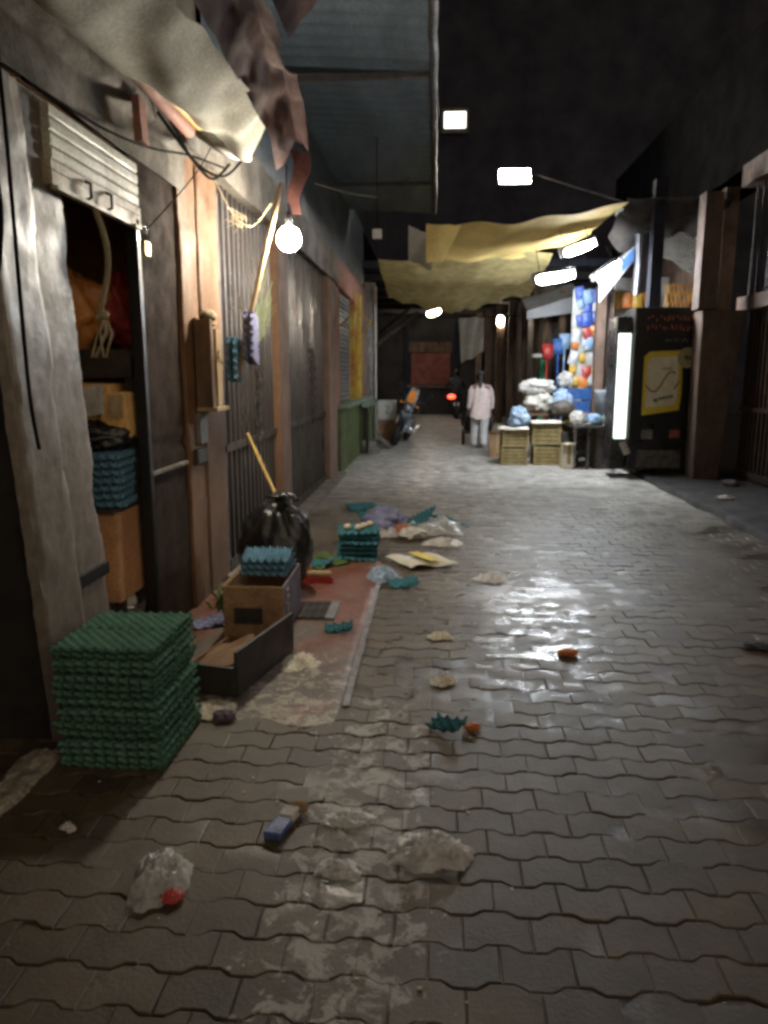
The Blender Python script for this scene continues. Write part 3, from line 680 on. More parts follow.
def folding(y0, y1, x, z1, mname):
    mb = MB(); n = max(4, int((y1 - y0) / 0.135)); w = (y1 - y0) / n
    pts = []
    for k in range(n):
        a = y0 + k * w
        pts += [(x - 0.03, a), (x + 0.045, a + w * 0.10), (x + 0.045, a + w * 0.46), (x - 0.03, a + w * 0.56), (x - 0.03, a + w * 0.98)]
    pts.append((x, y1))
    vs = [(p[0], p[1], z) for z in (0.03, z1) for p in pts]; m = len(pts)
    mb.add(vs, [(i, i + 1, m + i + 1, m + i) for i in range(m - 1)])
    mb.box((x + 0.046, y0, 0.03), (x + 0.06, y1, 0.14)); mb.box((x + 0.046, y0, 1.0), (x + 0.058, y1, 1.06))
    return mb
for y0, y1, mname in ((5.63, 7.5, 'shutter_steel'), (8.0, 10.95, 'shutter_dark')):
    f = sub_loc(folding(y0, y1, -1.66, 3.0, mname).build('folding_shutter', mname, row, recalc=False))
    ch = MB()
    for k in range(16): ch.torus((-1.585 + 0.01 * (k % 2), y0 + (y1 - y0) * 0.55 + 0.02 * math.sin(k * 2), 1.9 - k * 0.06), 0.03, 0.008, 'X' if k % 2 else 'Y', 10, 5)
    ch.build('lock_chain', 'rust_steel', f, smooth=True)
plain_pillar(7.5, 8.0, -1.75, -1.56, 3.1, 6, 'pillar', 'salmon_plaster', row)
plain_pillar(10.95, 11.85, -1.75, -1.55, 3.1, 7, 'pillar', 'kiosk_wall', row)
MB().grid(lambda u, v: (-1.52 + 0.02 * N((u * 20, v * 3, 1)), 4.75 + 7.2 * u, 2.98 + 0.4 * v + 0.02 * N((u * 9, 0, 0))), 60, 8).build('beam', 'concrete', row, smooth=True)
MB().box((-1.75, 4.75, 2.985), (-1.535, 11.95, 3.03)).build('beam_soffit', 'soffit', row)
MB().grid(lambda u, v: (-1.66 + 0.02 * N((u * 20, v * 4, 3)), 5.6 + 12 * u, 3.36 + 1.5 * v), 60, 10).build('upper_wall', 'roof_sheet', row, smooth=True)
MB().box((-3.2, 5.45, 0), (-1.8, 11.9, 3.3)).build('inner_block', 'dark_inside', row)
MB().box((-1.72, 5.5, 0.003), (-1.42, 11.9, 0.045)).wobble(0.008, 4).build('doorstep', 'concrete', row)

# wooden box on the pillar
wb = thing('wooden_box', 'old dark wooden box fixed on the orange pillar, tied with string', 'box', (-1.5, 5.0, 1.36))
MB().box((-1.605, 4.96, 1.38), (-1.49, 4.98, 1.96)).box((-1.605, 4.981, 1.38), (-1.585, 5.22, 1.96)).box((-1.51, 4.981, 1.38), (-1.49, 5.01, 1.96)).wobble(0.008, 8).build('box_side', 'wood_old', wb, bevel=0.004)
MB().box((-1.605, 4.96, 1.35), (-1.465, 5.25, 1.378)).box((-1.58, 4.985, 1.93), (-1.515, 5.22, 1.955)).build('box_board', 'wood_pale', wb, bevel=0.003)
MB().box((-1.51, 5.08, 1.385), (-1.49, 5.2, 1.90)).wobble(0.006, 7).build('box_slat', 'wood_pale', wb)
st = MB()
for q in range(6): st.tube([(-1.48, 5.02, 1.72), (-1.47 + random.uniform(-.02, .03), 5.02 + random.uniform(-.05, .05), 1.72 + random.uniform(-.05, .05)), (-1.46 + random.uniform(-.03, .03), 5.02 + random.uniform(-.08, .12), 1.70 + random.uniform(-.08, .06))], 0.004, 5)
st.build('string', 'rope', wb)
solo(MB().sphere((-1.54, 5.08, 1.99), (0.055, 0.1, 0.035), 20, 10, lambda d: 1 + 0.3 * N(tuple(d), 4, 2)), 'straw_clump', 'rope', 'clump of straw on top of the old wooden box', 'straw', (-1.54, 5.08, 1.96), smooth=True)
# leaning pole
solo(MB().tube([(-1.44, 5.38, 1.55), (-1.32, 5.46, 2.1), (-1.2, 5.56, 2.62), (-1.12, 5.6, 2.95)], [0.021, 0.02, 0.018, 0.017], 10), 'bamboo_pole', 'wood_pale', 'pale wooden pole leaning from the wooden box up to the awning', 'pole', (-1.44, 5.38, 1.55), smooth=True)
# palm fronds tied on shutter
pf = MB()
for k in range(22):
    a = random.uniform(0.0, 1.2); L = random.uniform(0.45, 0.8)
    p0 = Vector((-1.55, 6.40, 1.85 + random.uniform(-.1, .1)))
    d = Vector((random.uniform(0.0, 0.25), math.sin(a) * 0.6, math.cos(a) * 0.9)) * L
    pts = [p0 + d * t + Vector((0, 0.25 * t * t * L, -0.25 * t * t * L * abs(a))) for t in (0, .3, .6, 1)]
    w = 0.011
    o = len(pf.v)
    for i, p in enumerate(pts):
        ww = w * (1, 1, .7, .1)[i]; pf.v += [(p.x, p.y - ww, p.z), (p.x + 0.004, p.y + ww, p.z)]
    pf.f += [(o + 2 * i, o + 2 * i + 1, o + 2 * i + 3, o + 2 * i + 2) for i in range(3)]
solo(pf, 'palm_frond', 'palm', 'dry green palm fronds tied against the first steel shutter', 'palm frond', (-1.55, 6.35, 1.7))
# ------------------------------------------------------------------ awning over the egg shop
aw = thing('awning', 'rolled white tarpaulin awning with dark red outer flap above the egg shop', 'awning', (-1.2, 4, 3))
def aw_white(u, v):
    y = 2.0 + 3.0 * v
    x = -1.42 + 0.41 * u; z = 3.02 - 0.10 * math.sin(PI * u) + 0.10 * u
    z += 0.02 * math.sin(v * 16 + u * 3) * math.sin(PI * u) + 0.025 * N((x * 5, y * 3, 2))
    z += (y - 4.3) * 0.10 + 0.018 * math.sin(u * 9 + y * 5 + 2 * N((u, y, 0)))
    if v > 0.93: z -= (v - 0.93) * 0.8 * math.sin(PI * u)
    return (x + 0.02 * N((u * 2, y * 4, 7)), y - 0.12 * (1 - math.sin(PI * u)) * (v > .9), z)
MB().grid(aw_white, 24, 70).build('tarp', 'tarp_white', aw, smooth=True)
def aw_red(u, v):
    y = 2.0 + 3.2 * v
    x = -0.935 + 0.22 * u - 0.12 * v; z = 3.075 + 0.26 * math.sin(u * PI * 0.55) - 0.22 * max(0, u - .55) 
    z += 0.05 * N((u * 3, y * 3, 4)) + 0.02 * N((u * 6, y * 6, 1)) + 0.004 * N((u * 18, y * 20, 1)) - 0.02 * v + 0.045 * math.sin(v * 25) * u * 0.6
    if v > 0.88: z -= (v - 0.88) * 1.3
    return (x + 0.03 * N((u * 3, y * 3, 9)), y, z)
MB().grid(aw_red, 36, 160).build('flap', 'tarp_red', aw, smooth=True)
MB().grid(lambda u, v: (-0.80 + 0.42 * u, 2.0 + 2.3 * v - 0.3 * u, 3.36 + 0.30 * u + 0.05 * N((u * 4, v * 5, 3))), 14, 30).build('upper_flap', 'tarp_red', aw, smooth=True)
def strip(u, v):
    return (-1.02 + 0.13 * u * (1 - v * 0.6) + 0.02 * math.sin(v * 7), 5.42 + 0.06 * u + 0.03 * math.sin(v * 5), 3.12 - 0.42 * v + 0.02 * N((u * 2, v * 6, 0)))
MB().grid(strip, 6, 20).build('hanging_strip', 'tarp_red', aw, smooth=True)
MB().tube([(-1.44, 1.8, 3.03), (-1.44, 3.2, 3.02), (-1.43, 4.75, 3.06)], 0.022, 10).build('pole', 'yellow_paint', aw, smooth=True)
MB().tube([(-1.47, 1.8, 3.05), (-1.47, 3.9, 3.04), (-1.46, 4.6, 3.0)], 0.035, 10).build('batten', 'pink_paint', aw, smooth=True)
MB().box((-1.56, 4.0, 2.78), (-1.52, 4.09, 3.0)).wobble(0.01, 9).build('bracket', 'pink_paint', aw)
MB().tube([(-1.44, 4.74, 3.04), (-1.34, 5.05, 3.0), (-1.25, 5.2, 3.02)], [0.035, 0.035, 0.03], 10).build('pipe_end', 'pipe_white', aw, smooth=True)
# cables
def cable(pts, r, mname, label, jig=0.0, n=28):
    P = [Vector(p) for p in pts]; out = []
    for i in range(len(P) - 1):
        p0 = P[max(i - 1, 0)]; p1 = P[i]; p2 = P[i + 1]; p3 = P[min(i + 2, len(P) - 1)]
        for k in range(10):
            t = k / 10
            q = 0.5 * ((2 * p1) + (p2 - p0) * t + (2 * p0 - 5 * p1 + 4 * p2 - p3) * t * t + (3 * p1 - p0 - 3 * p2 + p3) * t ** 3)
            out.append(q)
    out.append(P[-1])
    return solo(MB().tube(out, r, 6), 'cable', mname, label, 'cable', tuple(P[0]), smooth=True)
cable([(-1.58, 2.72, 2.9), (-1.59, 2.70, 2.5), (-1.57, 2.72, 2.2), (-1.58, 2.67, 1.95), (-1.57, 2.62, 2.15), (-1.58, 2.68, 2.35), (-1.58, 2.66, 3.0)], 0.012, 'wire', 'thick black cable looped down the face of the rough grey pillar')
cable([(-1.58, 2.79, 3.1), (-1.58, 2.82, 2.5), (-1.6, 2.86, 1.6), (-1.6, 2.9, 1.3)], 0.008, 'wire', 'thin black cable running straight down the rough grey pillar')
cable([(-1.60, 3.0, 2.72), (-1.55, 3.6, 2.72), (-1.54, 4.2, 2.8), (-1.5, 4.7, 2.9), (-1.4, 5.1, 2.93)], 0.007, 'wire', 'black cable running along the lintel over the roller shutter')
cable([(-1.5, 4.2, 2.98), (-1.44, 4.6, 2.84), (-1.40, 4.85, 2.80), (-1.36, 5.1, 2.95)], 0.009, 'wire', 'sagging black cable above the brown panel by the white pipe end')
cable([(-1.50, 4.4, 3.0), (-1.46, 4.7, 2.86), (-1.36, 4.95, 2.84), (-1.28, 5.2, 3.02)], 0.008, 'wire', 'black cable loop around the white pipe end')
cable([(-1.54, 4.06, 2.36), (-1.52, 4.5, 2.62), (-1.47, 4.8, 2.85), (-1.42, 4.9, 3.0)], 0.004, 'wire', 'thin wire strung from the padlock up to the awning')
cable([(-1.45, 4.9, 2.9), (-1.45, 5.5, 2.72), (-1.36, 5.7, 2.68), (-1.2, 5.62, 2.82)], 0.0035, 'rope', 'knotted pale wire across the pillar to the leaning pole')
kn = MB()
for q in range(7): kn.tube([(-1.45, 5.5, 2.72), (-1.45 + random.uniform(-.05, .06), 5.5 + random.uniform(-.1, .08), 2.72 + random.uniform(-.08, .06)), (-1.45 + random.uniform(-.05, .08), 5.5 + random.uniform(-.14, .1), 2.70 + random.uniform(-.12, .04))], 0.003, 5)
solo(kn, 'string_knot', 'rope', 'frayed pale string knot hanging on the wire by the bulb', 'string', (-1.45, 5.5, 2.7))

# bulb
bl = thing('light_bulb', 'bare glowing white bulb hanging from the awning by the leaning pole', 'lamp', (-1.07, 5.59, 2.565))
bb = MB().sphere((-1.07, 5.59, 2.565), 0.085, 20, 14).build('bulb', 'bulb_glow', bl, smooth=True)
MB().loft([(-1.07, 5.59, 2.65, 0.028, 0.028), (-1.07, 5.59, 2.73, 0.024, 0.024), (-1.07, 5.59, 2.75, 0.012, 0.012)], 14).build('socket', 'black_plastic', bl, smooth=True)
MB().tube([(-1.07, 5.59, 2.75), (-1.08, 5.58, 2.9), (-1.06, 5.5, 3.05)], 0.006, 6).build('flex', 'wire', bl, smooth=True)

# metal roof
rf = thing('metal_canopy', 'blue-grey corrugated metal roof jutting over the closed shutters', 'canopy', (-1.7, 10, 4.6))
def cor(u, v):
    y = 4.3 + 10.6 * v; x = -1.75 + 1.7 * u
    return (x + (0.03 * N((0, y * 3, 1)) if u == 1 else 0), y, 4.62 + 0.02 * math.sin(y * 26) + 0.1 * (1 - u))
MB().grid(cor, 6, 420).build('roof_sheet', 'roof_sheet', rf, smooth=True)
MB().tube([(-0.05 + 0.02 * N((0, y * 2, 5)), y, 4.60 + 0.02 * N((0, y * 3, 8))) for y in [4.3 + 0.25 * k for k in range(43)]], 0.045, 8).build('edge_roll', 'rust_steel', rf, smooth=True)
for y in (8.1, 12.4): MB().box((-1.7, y, 4.53), (-0.1, y + 0.06, 4.58)).build('purlin', 'rust_steel', rf)
ep = MB().box((-0.82, 9.9, 3.30), (-0.70, 9.95, 3.42))
p = thing('hanging_switch', 'small white switch box dangling on a wire under the metal roof', 'switch', (-0.76, 9.92, 3.36))
ep.build('switch_case', 'enamel', p, bevel=0.01)
MB().tube([(-0.76, 9.92, 3.42), (-0.765, 9.92, 4.5)], 0.006, 5).build('cord', 'wire', p)
cable([(-1.5, 9.6, 3.9), (-1.1, 9.8, 3.83), (-0.76, 9.92, 3.80)], 0.006, 'pale_wire', 'thin pale wire running from the wall to the hanging switch')

# ------------------------------------------------------------------ kiosk
ki = thing('kiosk', 'closed kiosk with green base, ledge and a red and yellow post', 'kiosk', (-1.6, 14, 0))
MB().box((-1.75, 11.87, 0), (-1.5, 16.6, 1.04)).wobble(0.006, 3).build('base_panel', 'kiosk_green', ki)
MB().box((-1.78, 11.86, 1.05), (-1.36, 16.7, 1.12)).build('ledge', 'kiosk_ledge', ki, bevel=0.01)
MB().box((-1.42, 14.6, 0.96), (-1.3, 16.7, 1.05)).build('ledge_edge', 'kiosk_ledge', ki)
MB().box((-1.38, 14.9, 0.02), (-1.33, 15.1, 0.96)).build('leg', 'black_metal', ki); MB().box((-1.36, 15.5, 0.02), (-1.30, 15.9, 0.96)).build('leg', 'kiosk_green', ki)
sl = MB()
for k in range(24): sl.prism([(-1.64, 12.3, 1.14 + k * 0.075), (-1.60, 12.3, 1.15 + k * 0.075), (-1.60, 12.3, 1.20 + k * 0.075), (-1.64, 12.3, 1.21 + k * 0.075)], (0, 1.85, 0))
sl.build('window_shutter', 'slat_grey', ki)
MB().box((-1.74, 11.88, 1.125), (-1.56, 12.28, 3.2)).build('wall', 'pink_paint', ki)
MB().box((-1.66, 14.2, 1.125), (-1.52, 14.75, 3.15)).build('post', 'red_yellow', ki)
MB().box((-1.66, 15.2, 1.125), (-1.50, 15.5, 3.15)).build('post', 'yellow_paint', ki)
MB().box((-1.75, 15.6, 1.125), (-1.52, 16.9, 3.4)).build('wall', 'kiosk_wall', ki)
MB().box((-1.75, 11.9, 2.96), (-1.54, 15.7, 3.4)).build('fascia', 'pink_paint', ki)
MB().box((-2.6, 11.95, 0), (-1.76, 17.2, 3.5)).build('inner_block', 'dark_inside', ki)
def hanger(c, s):
    cx, cy, cz = c
    return MB().tube([(cx - 0.26 * s, cy, cz - 0.25), (cx, cy + 0.02, cz), (cx + 0.3 * s, cy, cz - 0.22), (cx + 0.1, cy, cz - 0.38), (cx + 0.28 * s, cy, cz - 0.12)], 0.014, 6).tube([(cx, cy, cz), (cx, cy, cz + 0.06), (cx + 0.03, cy, cz + 0.1)], 0.01, 6)
solo(hanger((-1.30, 12.4, 2.62), 1.0), 'hanger', 'yellow_paint', 'yellow rod hanger hooked on the front of the kiosk', 'hanger', (-1.3, 12.4, 2.6), smooth=True)
pc = thing('concrete_post', 'pale concrete post at the far corner of the kiosk', 'post', (-1.4, 17.2, 0))
MB().box((-1.58, 17.0, 0), (-1.36, 17.3, 3.6)).wobble(0.01, 4).build('shaft', 'pale_post', pc)
MB().tube([(-1.34, 16.96, 0.05), (-1.34, 16.96, 3.5)], 0.03, 8).build('downpipe', 'pipe_white', pc, smooth=True)
sp = thing('step_block', 'low concrete steps with a sloping ramp board by the kiosk', 'step', (-1.3, 15.4, 0))
MB().box((-1.5, 15.0, 0), (-1.12, 15.35, 0.11)).build('tread', 'pale_post', sp, bevel=0.01); MB().box((-1.52, 15.37, 0), (-1.2, 15.8, 0.22)).build('tread', 'pale_post', sp, bevel=0.01)
MB().prism([(-1.28, 16.0, 0.33), (-0.95, 16.0, 0.02), (-0.95, 16.0, 0.0), (-1.30, 16.0, 0.28)], (0, 0.5, 0)).build('ramp_board', 'pale_post', sp)
# appliance box behind the motorbike
ab = thing('white_box', 'white metal box with a black mark standing behind the motorbike', 'box', (-1.1, 18.0, 0))
MB().box((-1.36, 17.75, 0.52), (-0.92, 18.2, 0.98)).build('case', 'enamel', ab, bevel=0.015)
MB().box((-1.34, 17.8, 0.02), (-0.94, 18.15, 0.5)).build('crate', 'cardboard', ab)
MB().tube([(-1.17, 17.742, 0.84), (-1.10, 17.742, 0.86), (-1.08, 17.742, 0.80), (-1.15, 17.742, 0.74), (-1.08, 17.742, 0.68), (-1.16, 17.742, 0.67)], 0.012, 5).build('mark', 'print_dark', ab)

# ------------------------------------------------------------------ motorbike (faces the camera, leaning on its stand)
mo = thing('motorbike', 'parked dark motorbike with orange front plate leaning on its stand', 'motorbike', (-0.92, 16.9, 0), (0, math.radians(20), math.radians(-9)))
def L(mb, name, m, par=mo, **kw): return mb.build(name, m, par, world=False, **kw)
def wheel(y):
    w = L(MB().torus((0, y, 0.31), 0.245, 0.068, 'X', 36, 12), 'wheel', 'rubber', smooth=True)
    h = MB().torus((0, y, 0.31), 0.19, 0.014, 'X', 30, 8)
    for k in range(10):
        a = k * PI / 5; h.tube([(0, y, 0.31), (0, y + 0.19 * math.cos(a), 0.31 + 0.19 * math.sin(a))], 0.007, 5)
    h.tube([(-0.06, y, 0.31), (0.06, y, 0.31)], 0.035, 12)
    L(h, 'rim', 'bike_silver', w)
wheel(0); wheel(1.28)
for x in (-0.085, 0.085): L(MB().tube([(x, 0, 0.31), (x, 0.12, 0.62)], 0.026, 10).tube([(x, 0.12, 0.6), (x, 0.27, 1.05)], 0.02, 10), 'fork', 'bike_silver', smooth=True)
L(MB().grid(lambda u, v: (-0.075 + 0.15 * u, -0.33 * math.cos(PI * (0.15 + 0.62 * v)), 0.33 + 0.33 * math.sin(PI * (0.15 + 0.62 * v)) - 0.02 * abs(u - .5)), 6, 14), 'mudguard', 'bike_black', smooth=True)
L(MB().sphere((0, 0.07, 0.90), (0.10, 0.09, 0.10), 18, 12), 'headlight', 'bike_silver', smooth=True)
L(MB().box((-0.12, 0.05, 0.74), (-0.05, 0.12, 0.80)).box((0.05, 0.05, 0.74), (0.12, 0.12, 0.80)).box((-0.06, 0.03, 0.68), (0.06, 0.1, 0.78)), 'front_cowl', 'bike_silver', bevel=0.015)
L(MB().prism([(-0.075, 0.06, 1.03), (0.075, 0.06, 1.03), (0.085, 0.12, 1.18), (0.06, 0.17, 1.30), (-0.06, 0.17, 1.30), (-0.085, 0.12, 1.18)], (0, 0.02, 0)), 'number_plate', 'orange_plate', bevel=0.008)
L(MB().prism([(-0.12, 0.10, 1.0), (0.12, 0.10, 1.0), (0.12, 0.16, 1.18), (0.09, 0.21, 1.36), (-0.09, 0.21, 1.36), (-0.12, 0.16, 1.18)], (0, 0.014, 0)), 'windscreen', 'bike_silver', bevel=0.006)
L(MB().tube([(-0.40, 0.38, 1.08), (-0.22, 0.30, 1.10), (0, 0.27, 1.05), (0.22, 0.30, 1.10), (0.40, 0.38, 1.08)], 0.017, 8), 'handlebar', 'bike_black', smooth=True)
for s in (-1, 1):
    mr = L(MB().tube([(s * 0.26, 0.30, 1.1), (s * 0.33, 0.30, 1.28)], 0.009, 6).sphere((s * 0.35, 0.30, 1.32), (0.065, 0.018, 0.045), 14, 8), 'mirror', 'bike_black', smooth=True)
    L(MB().tube([(s * 0.10, 0.12, 0.98), (s * 0.19, 0.13, 0.98)], 0.01, 6).sphere((s * 0.2, 0.12, 0.98), (0.035, 0.03, 0.025), 10, 8), 'indicator', 'orange_plate', smooth=True)
L(MB().sphere((0, 0.52, 0.86), (0.16, 0.3, 0.14), 20, 12), 'fuel_tank', 'bike_black', smooth=True)
L(MB().loft([(0, 1.0, 0.74, 0.13, 0.36), (0, 1.0, 0.82, 0.14, 0.38), (0, 1.0, 0.85, 0.11, 0.34)], 18), 'seat', 'black_plastic', smooth=True)
L(MB().box((-0.15, 0.42, 0.32), (0.15, 0.86, 0.66)).box((-0.2, 0.5, 0.3), (0.2, 0.75, 0.45)), 'engine', 'bike_silver', bevel=0.03)
L(MB().tube([(0.16, 0.5, 0.35), (0.18, 0.9, 0.3), (0.19, 1.45, 0.42)], [0.03, 0.035, 0.045], 10), 'exhaust', 'steel', smooth=True)
L(MB().tube([(-0.12, 0.8, 0.34), (-0.2, 0.78, 0.0)], 0.012, 6), 'kickstand', 'black_metal')

# ------------------------------------------------------------------ far end of the lane
fs_ = thing('end_shop', 'dark shop closing the end of the lane with red shutter over a ledge', 'shop', (0, 30, 0))
MB().box((-4, 30.2, 0), (6, 30.5, 4.2)).build('wall', 'night_brown', fs_)
r_ = MB()
for k in range(14): r_.prism([(-0.95, 30.12, 1.2 + k * 0.095), (-0.95, 30.08, 1.21 + k * 0.095), (-0.95, 30.08, 1.28 + k * 0.095), (-0.95, 30.12, 1.29 + k * 0.095)], (1.55, 0, 0))
r_.build('shutter', 'red_shutter', fs_)
MB().box((-1.1, 29.85, 1.06), (0.75, 30.18, 1.17)).build('ledge', 'stone_brown', fs_)
MB().box((-1.0, 30.0, 0.0), (0.7, 30.19, 1.055)).build('base_panel', 'night_brown', fs_)
MB().grid(lambda u, v: (-1.05 + 1.7 * u, 29.95 + 0.04 * math.sin(u * 40), 2.85 - 0.4 * v), 60, 4).build('valance', 'stone_brown', fs_, smooth=True)
for x in (-1.2, 0.72): MB().box((x, 29.98, 0), (x + 0.2, 30.18, 3.6)).build('pier', 'night_wall', fs_)
pr_ = thing('lane_roof', 'dark timber roof covering the far end of the lane', 'roof', (0, 23, 3.8))
MB().box((-3.5, 17.3, 3.95), (5.5, 30.5, 4.1)).build('deck', 'night_wall', pr_)
for y in (18.2, 20, 22, 24, 26, 28): MB().box((-3.4, y, 3.78), (5, y + 0.12, 3.94)).build('beam', 'night_brown', pr_)
for (a, b) in (((-1.6, 18.6, 2.2), (-0.4, 18.6, 3.1)), ((-1.6, 20.5, 2.6), (-0.6, 20.5, 3.4))): MB().tube([a, b], 0.05, 6).build('brace', 'rust_steel', pr_)
sw = thing('side_wall', 'shadowed brown wall behind the motorbike at the end of the lane', 'wall', (-2, 24, 0))
MB().box((-2.6, 17.4, 0), (-2.3, 30.1, 4)).build('wall', 'night_brown', sw)
for k in range(3): MB().box((-2.28, 19 + k * 3.4, 0.02), (-2.24, 21.2 + k * 3.4, 2.6)).build('door', 'dark_inside', sw)
def lamp(loc, w, d, h, m, label, rot=(0, 0, 0), bracket=None):
    t = thing('lamp', label, 'lamp', loc, rot)
    if m == 'tube_glow':
        r = h * 0.5
        MB().tube([(-w / 2 + w * q / 12, 0, -r) for q in range(13)], [r * math.sqrt(max(0.15, 1 - (abs(q - 6) / 6) ** 6)) for q in range(13)], 18).build('diffuser', m, t, world=False, smooth=True)
    else:
        MB().box((-w / 2, -d / 2, -h), (w / 2, d / 2, 0)).build('diffuser', m, t, world=False, bevel=0.03)
    MB().box((-w / 2 - 0.02, -d / 2 - 0.02, 0.003), (w / 2 + 0.02, d / 2 + 0.02, 0.05)).build('housing', 'black_metal', t, world=False, bevel=0.01)
    for s in (-1, 1):
        MB().box((s * (w / 2 + 0.022), -d / 2 - 0.01, -h * 0.9), (s * (w / 2 + 0.05), d / 2 + 0.01, 0.04)).build('end_cap', 'enamel', t, world=False)
        MB().tube([(s * w * 0.4, 0, 0.05), (s * w * 0.45, 0, 0.4)], 0.006, 5).build('wire', 'wire', t, world=False)
    return t
lamp((-0.1, 26, 3.72), 0.42, 0.16, 0.16, 'far_glow', 'bright warm lamp under the dark roof at the end of the lane', (0.2, -0.3, 0.2))
lamp((2.1, 25, 3.45), 0.16, 0.14, 0.3, 'far_glow', 'small warm lamp by the brown columns at the end of the lane')
def hs(u, v):
    return (0.66 + 0.74 * u + 0.1 * v * (1 - u) , 22 + 0.12 * math.sin(u * 7 + v * 2), 3.2 - (0.95 + 0.35 * (1 - u)) * v + 0.05 * N((u * 3, v * 3, 5)))
solo(MB().grid(hs, 14, 16), 'hanging_sheet', 'sheet_white', 'off-white cloth hanging above the walking person', 'cloth', (1, 22, 3.2), smooth=True)
cable([(-1.6, 22, 3.35), (0, 22, 3.22), (1.5, 22, 3.2), (3.4, 22, 3.3)], 0.012, 'wire', 'cord carrying the off-white hanging cloth')

# ------------------------------------------------------------------ people
def skin_body(name, joints, links, m, parent, root=0, sub=2):
    me = bpy.data.meshes.new(name)
    me.from_pydata([j[0] for j in joints], links, []); me.update()
    o = bpy.data.objects.new(name, me); col.objects.link(o); o.parent = parent
    s = o.modifiers.new('skin', 'SKIN'); s.use_smooth_shade = True
    sv = me.skin_vertices[0].data
    for i, j in enumerate(joints):
        r = j[1]; sv[i].radius = (r, r) if isinstance(r, float) else r
    sv[root].use_root = True
    q = o.modifiers.new('sub', 'SUBSURF'); q.levels = sub; q.render_levels = sub
    me.materials.append(M[m]); return o

pe = thing('person', 'person seen from behind in pale pink tunic and white trousers, walking away', 'person', (0.98, 16.35, 0), (-0.06, 0.03, math.radians(4)))
J = []; LK = []
def j(p, r, link=None):
    J.append((p, r)); i = len(J) - 1
    if link is not None: LK.append((link, i))
    return i
pel = j((0, 0, 0.88), (0.15, 0.11)); wa = j((0, 0.02, 1.05), (0.13, 0.10), pel); chs = j((-0.01, 0.04, 1.24), (0.15, 0.105), wa); nk = j((-0.015, 0.06, 1.38), 0.055, chs); hb = j((-0.02, 0.075, 1.44), 0.06, nk); hd = j((-0.025, 0.085, 1.54), (0.078, 0.092), hb); ht = j((-0.025, 0.085, 1.61), 0.055, hd)
for s in (-1, 1):
    sh_ = j((s * 0.17, 0.05, 1.32), 0.06, chs); el = j((s * 0.235, 0.02, 1.06), 0.045, sh_); wr = j((s * 0.245, 0.12, 0.84), 0.028, el); pa = j((s * 0.24, 0.15, 0.78), (0.022, 0.036), wr)
    for q, (dx, dl) in enumerate(((-0.024, 0.062), (-0.008, 0.075), (0.008, 0.07), (0.024, 0.055))):
        f1 = j((s * 0.24, 0.155 + dx, 0.74), 0.009, pa); j((s * 0.225, 0.165 + dx, 0.74 - dl * 0.7), 0.008, f1)
    tb = j((s * 0.225, 0.185, 0.765), 0.010, pa); j((s * 0.21, 0.2, 0.735), 0.009, tb)
    hp = j((s * 0.085, 0.0, 0.80), 0.09, pel); fw = 0.16 if s < 0 else -0.10
    kn_ = j((s * 0.085, fw * 0.6 + 0.03, 0.46), 0.058, hp); an = j((s * 0.08, fw, 0.09), 0.038, kn_); j((s * 0.085, fw + 0.11, 0.035), 0.034, an)
body = skin_body('body', J, LK, 'skin', pe)
def face_bits():
    f = MB().sphere((-0.025, 0.175, 1.535), (0.014, 0.02, 0.02), 10, 8)
    for s in (-1, 1): f.sphere((-0.025 + s * 0.08, 0.09, 1.535), (0.012, 0.022, 0.03), 10, 8)
    return f
face_bits().build('face_features', 'skin', pe, world=False, smooth=True)
e_ = MB()
for s in (-1, 1): e_.sphere((-0.025 + s * 0.032, 0.165, 1.555), 0.011, 10, 8)
e_.build('eyes', 'print_dark', pe, world=False, smooth=True)
MB().sphere((-0.025, 0.065, 1.565), (0.094, 0.098, 0.094), 20, 14, lambda d: 1 + 0.05 * N(tuple(d), 4, 1)).loft([(-0.03, -0.01, 1.56, 0.05, 0.04), (-0.03, -0.04, 1.46, 0.05, 0.035), (-0.035, -0.06, 1.36, 0.042, 0.03), (-0.04, -0.062, 1.28, 0.02, 0.015)], 12).build('hair', 'hair', pe, world=False, smooth=True)
MB().sphere((-0.02, 0.08, 1.585), (0.09, 0.09, 0.085), 18, 12, lambda d: 1 + 0.04 * N(tuple(d), 4, 3)).build('cap', 'scarf_grey', pe, world=False, smooth=True)
tn = MB().loft([(0, 0, 0.62, 0.235, 0.185), (0, 0, 0.70, 0.225, 0.175), (0, 0, 0.85, 0.205, 0.155), (0, 0.02, 1.05, 0.185, 0.14), (-0.005, 0.03, 1.22, 0.195, 0.14), (-0.01, 0.045, 1.31, 0.165, 0.115), (-0.015, 0.055, 1.365, 0.10, 0.085), (-0.015, 0.06, 1.40, 0.07, 0.07)], 40, False)
tn.v = [(x * (1 + 0.05 * math.sin(math.atan2(y, x) * 9) * max(0, (1.1 - z))), y * (1 + 0.05 * math.cos(math.atan2(y, x) * 9) * max(0, (1.1 - z))) , z + (0.05 if abs(y) < 0.16 and z < .66 and abs(x) > .12 else 0)) for x, y, z in tn.v]
for s in (-1, 1): tn.tube([(s * 0.10, 0.055, 1.345), (s * 0.165, 0.05, 1.31), (s * 0.205, 0.04, 1.24), (s * 0.238, 0.02, 1.06), (s * 0.25, 0.09, 0.88)], [0.04, 0.062, 0.068, 0.062, 0.055], 16, False)
tn.wobble(0.02, 5, 2).wobble(0.012, 12, 3).build('tunic', 'tunic', pe, world=False, smooth=True)
tr_ = MB()
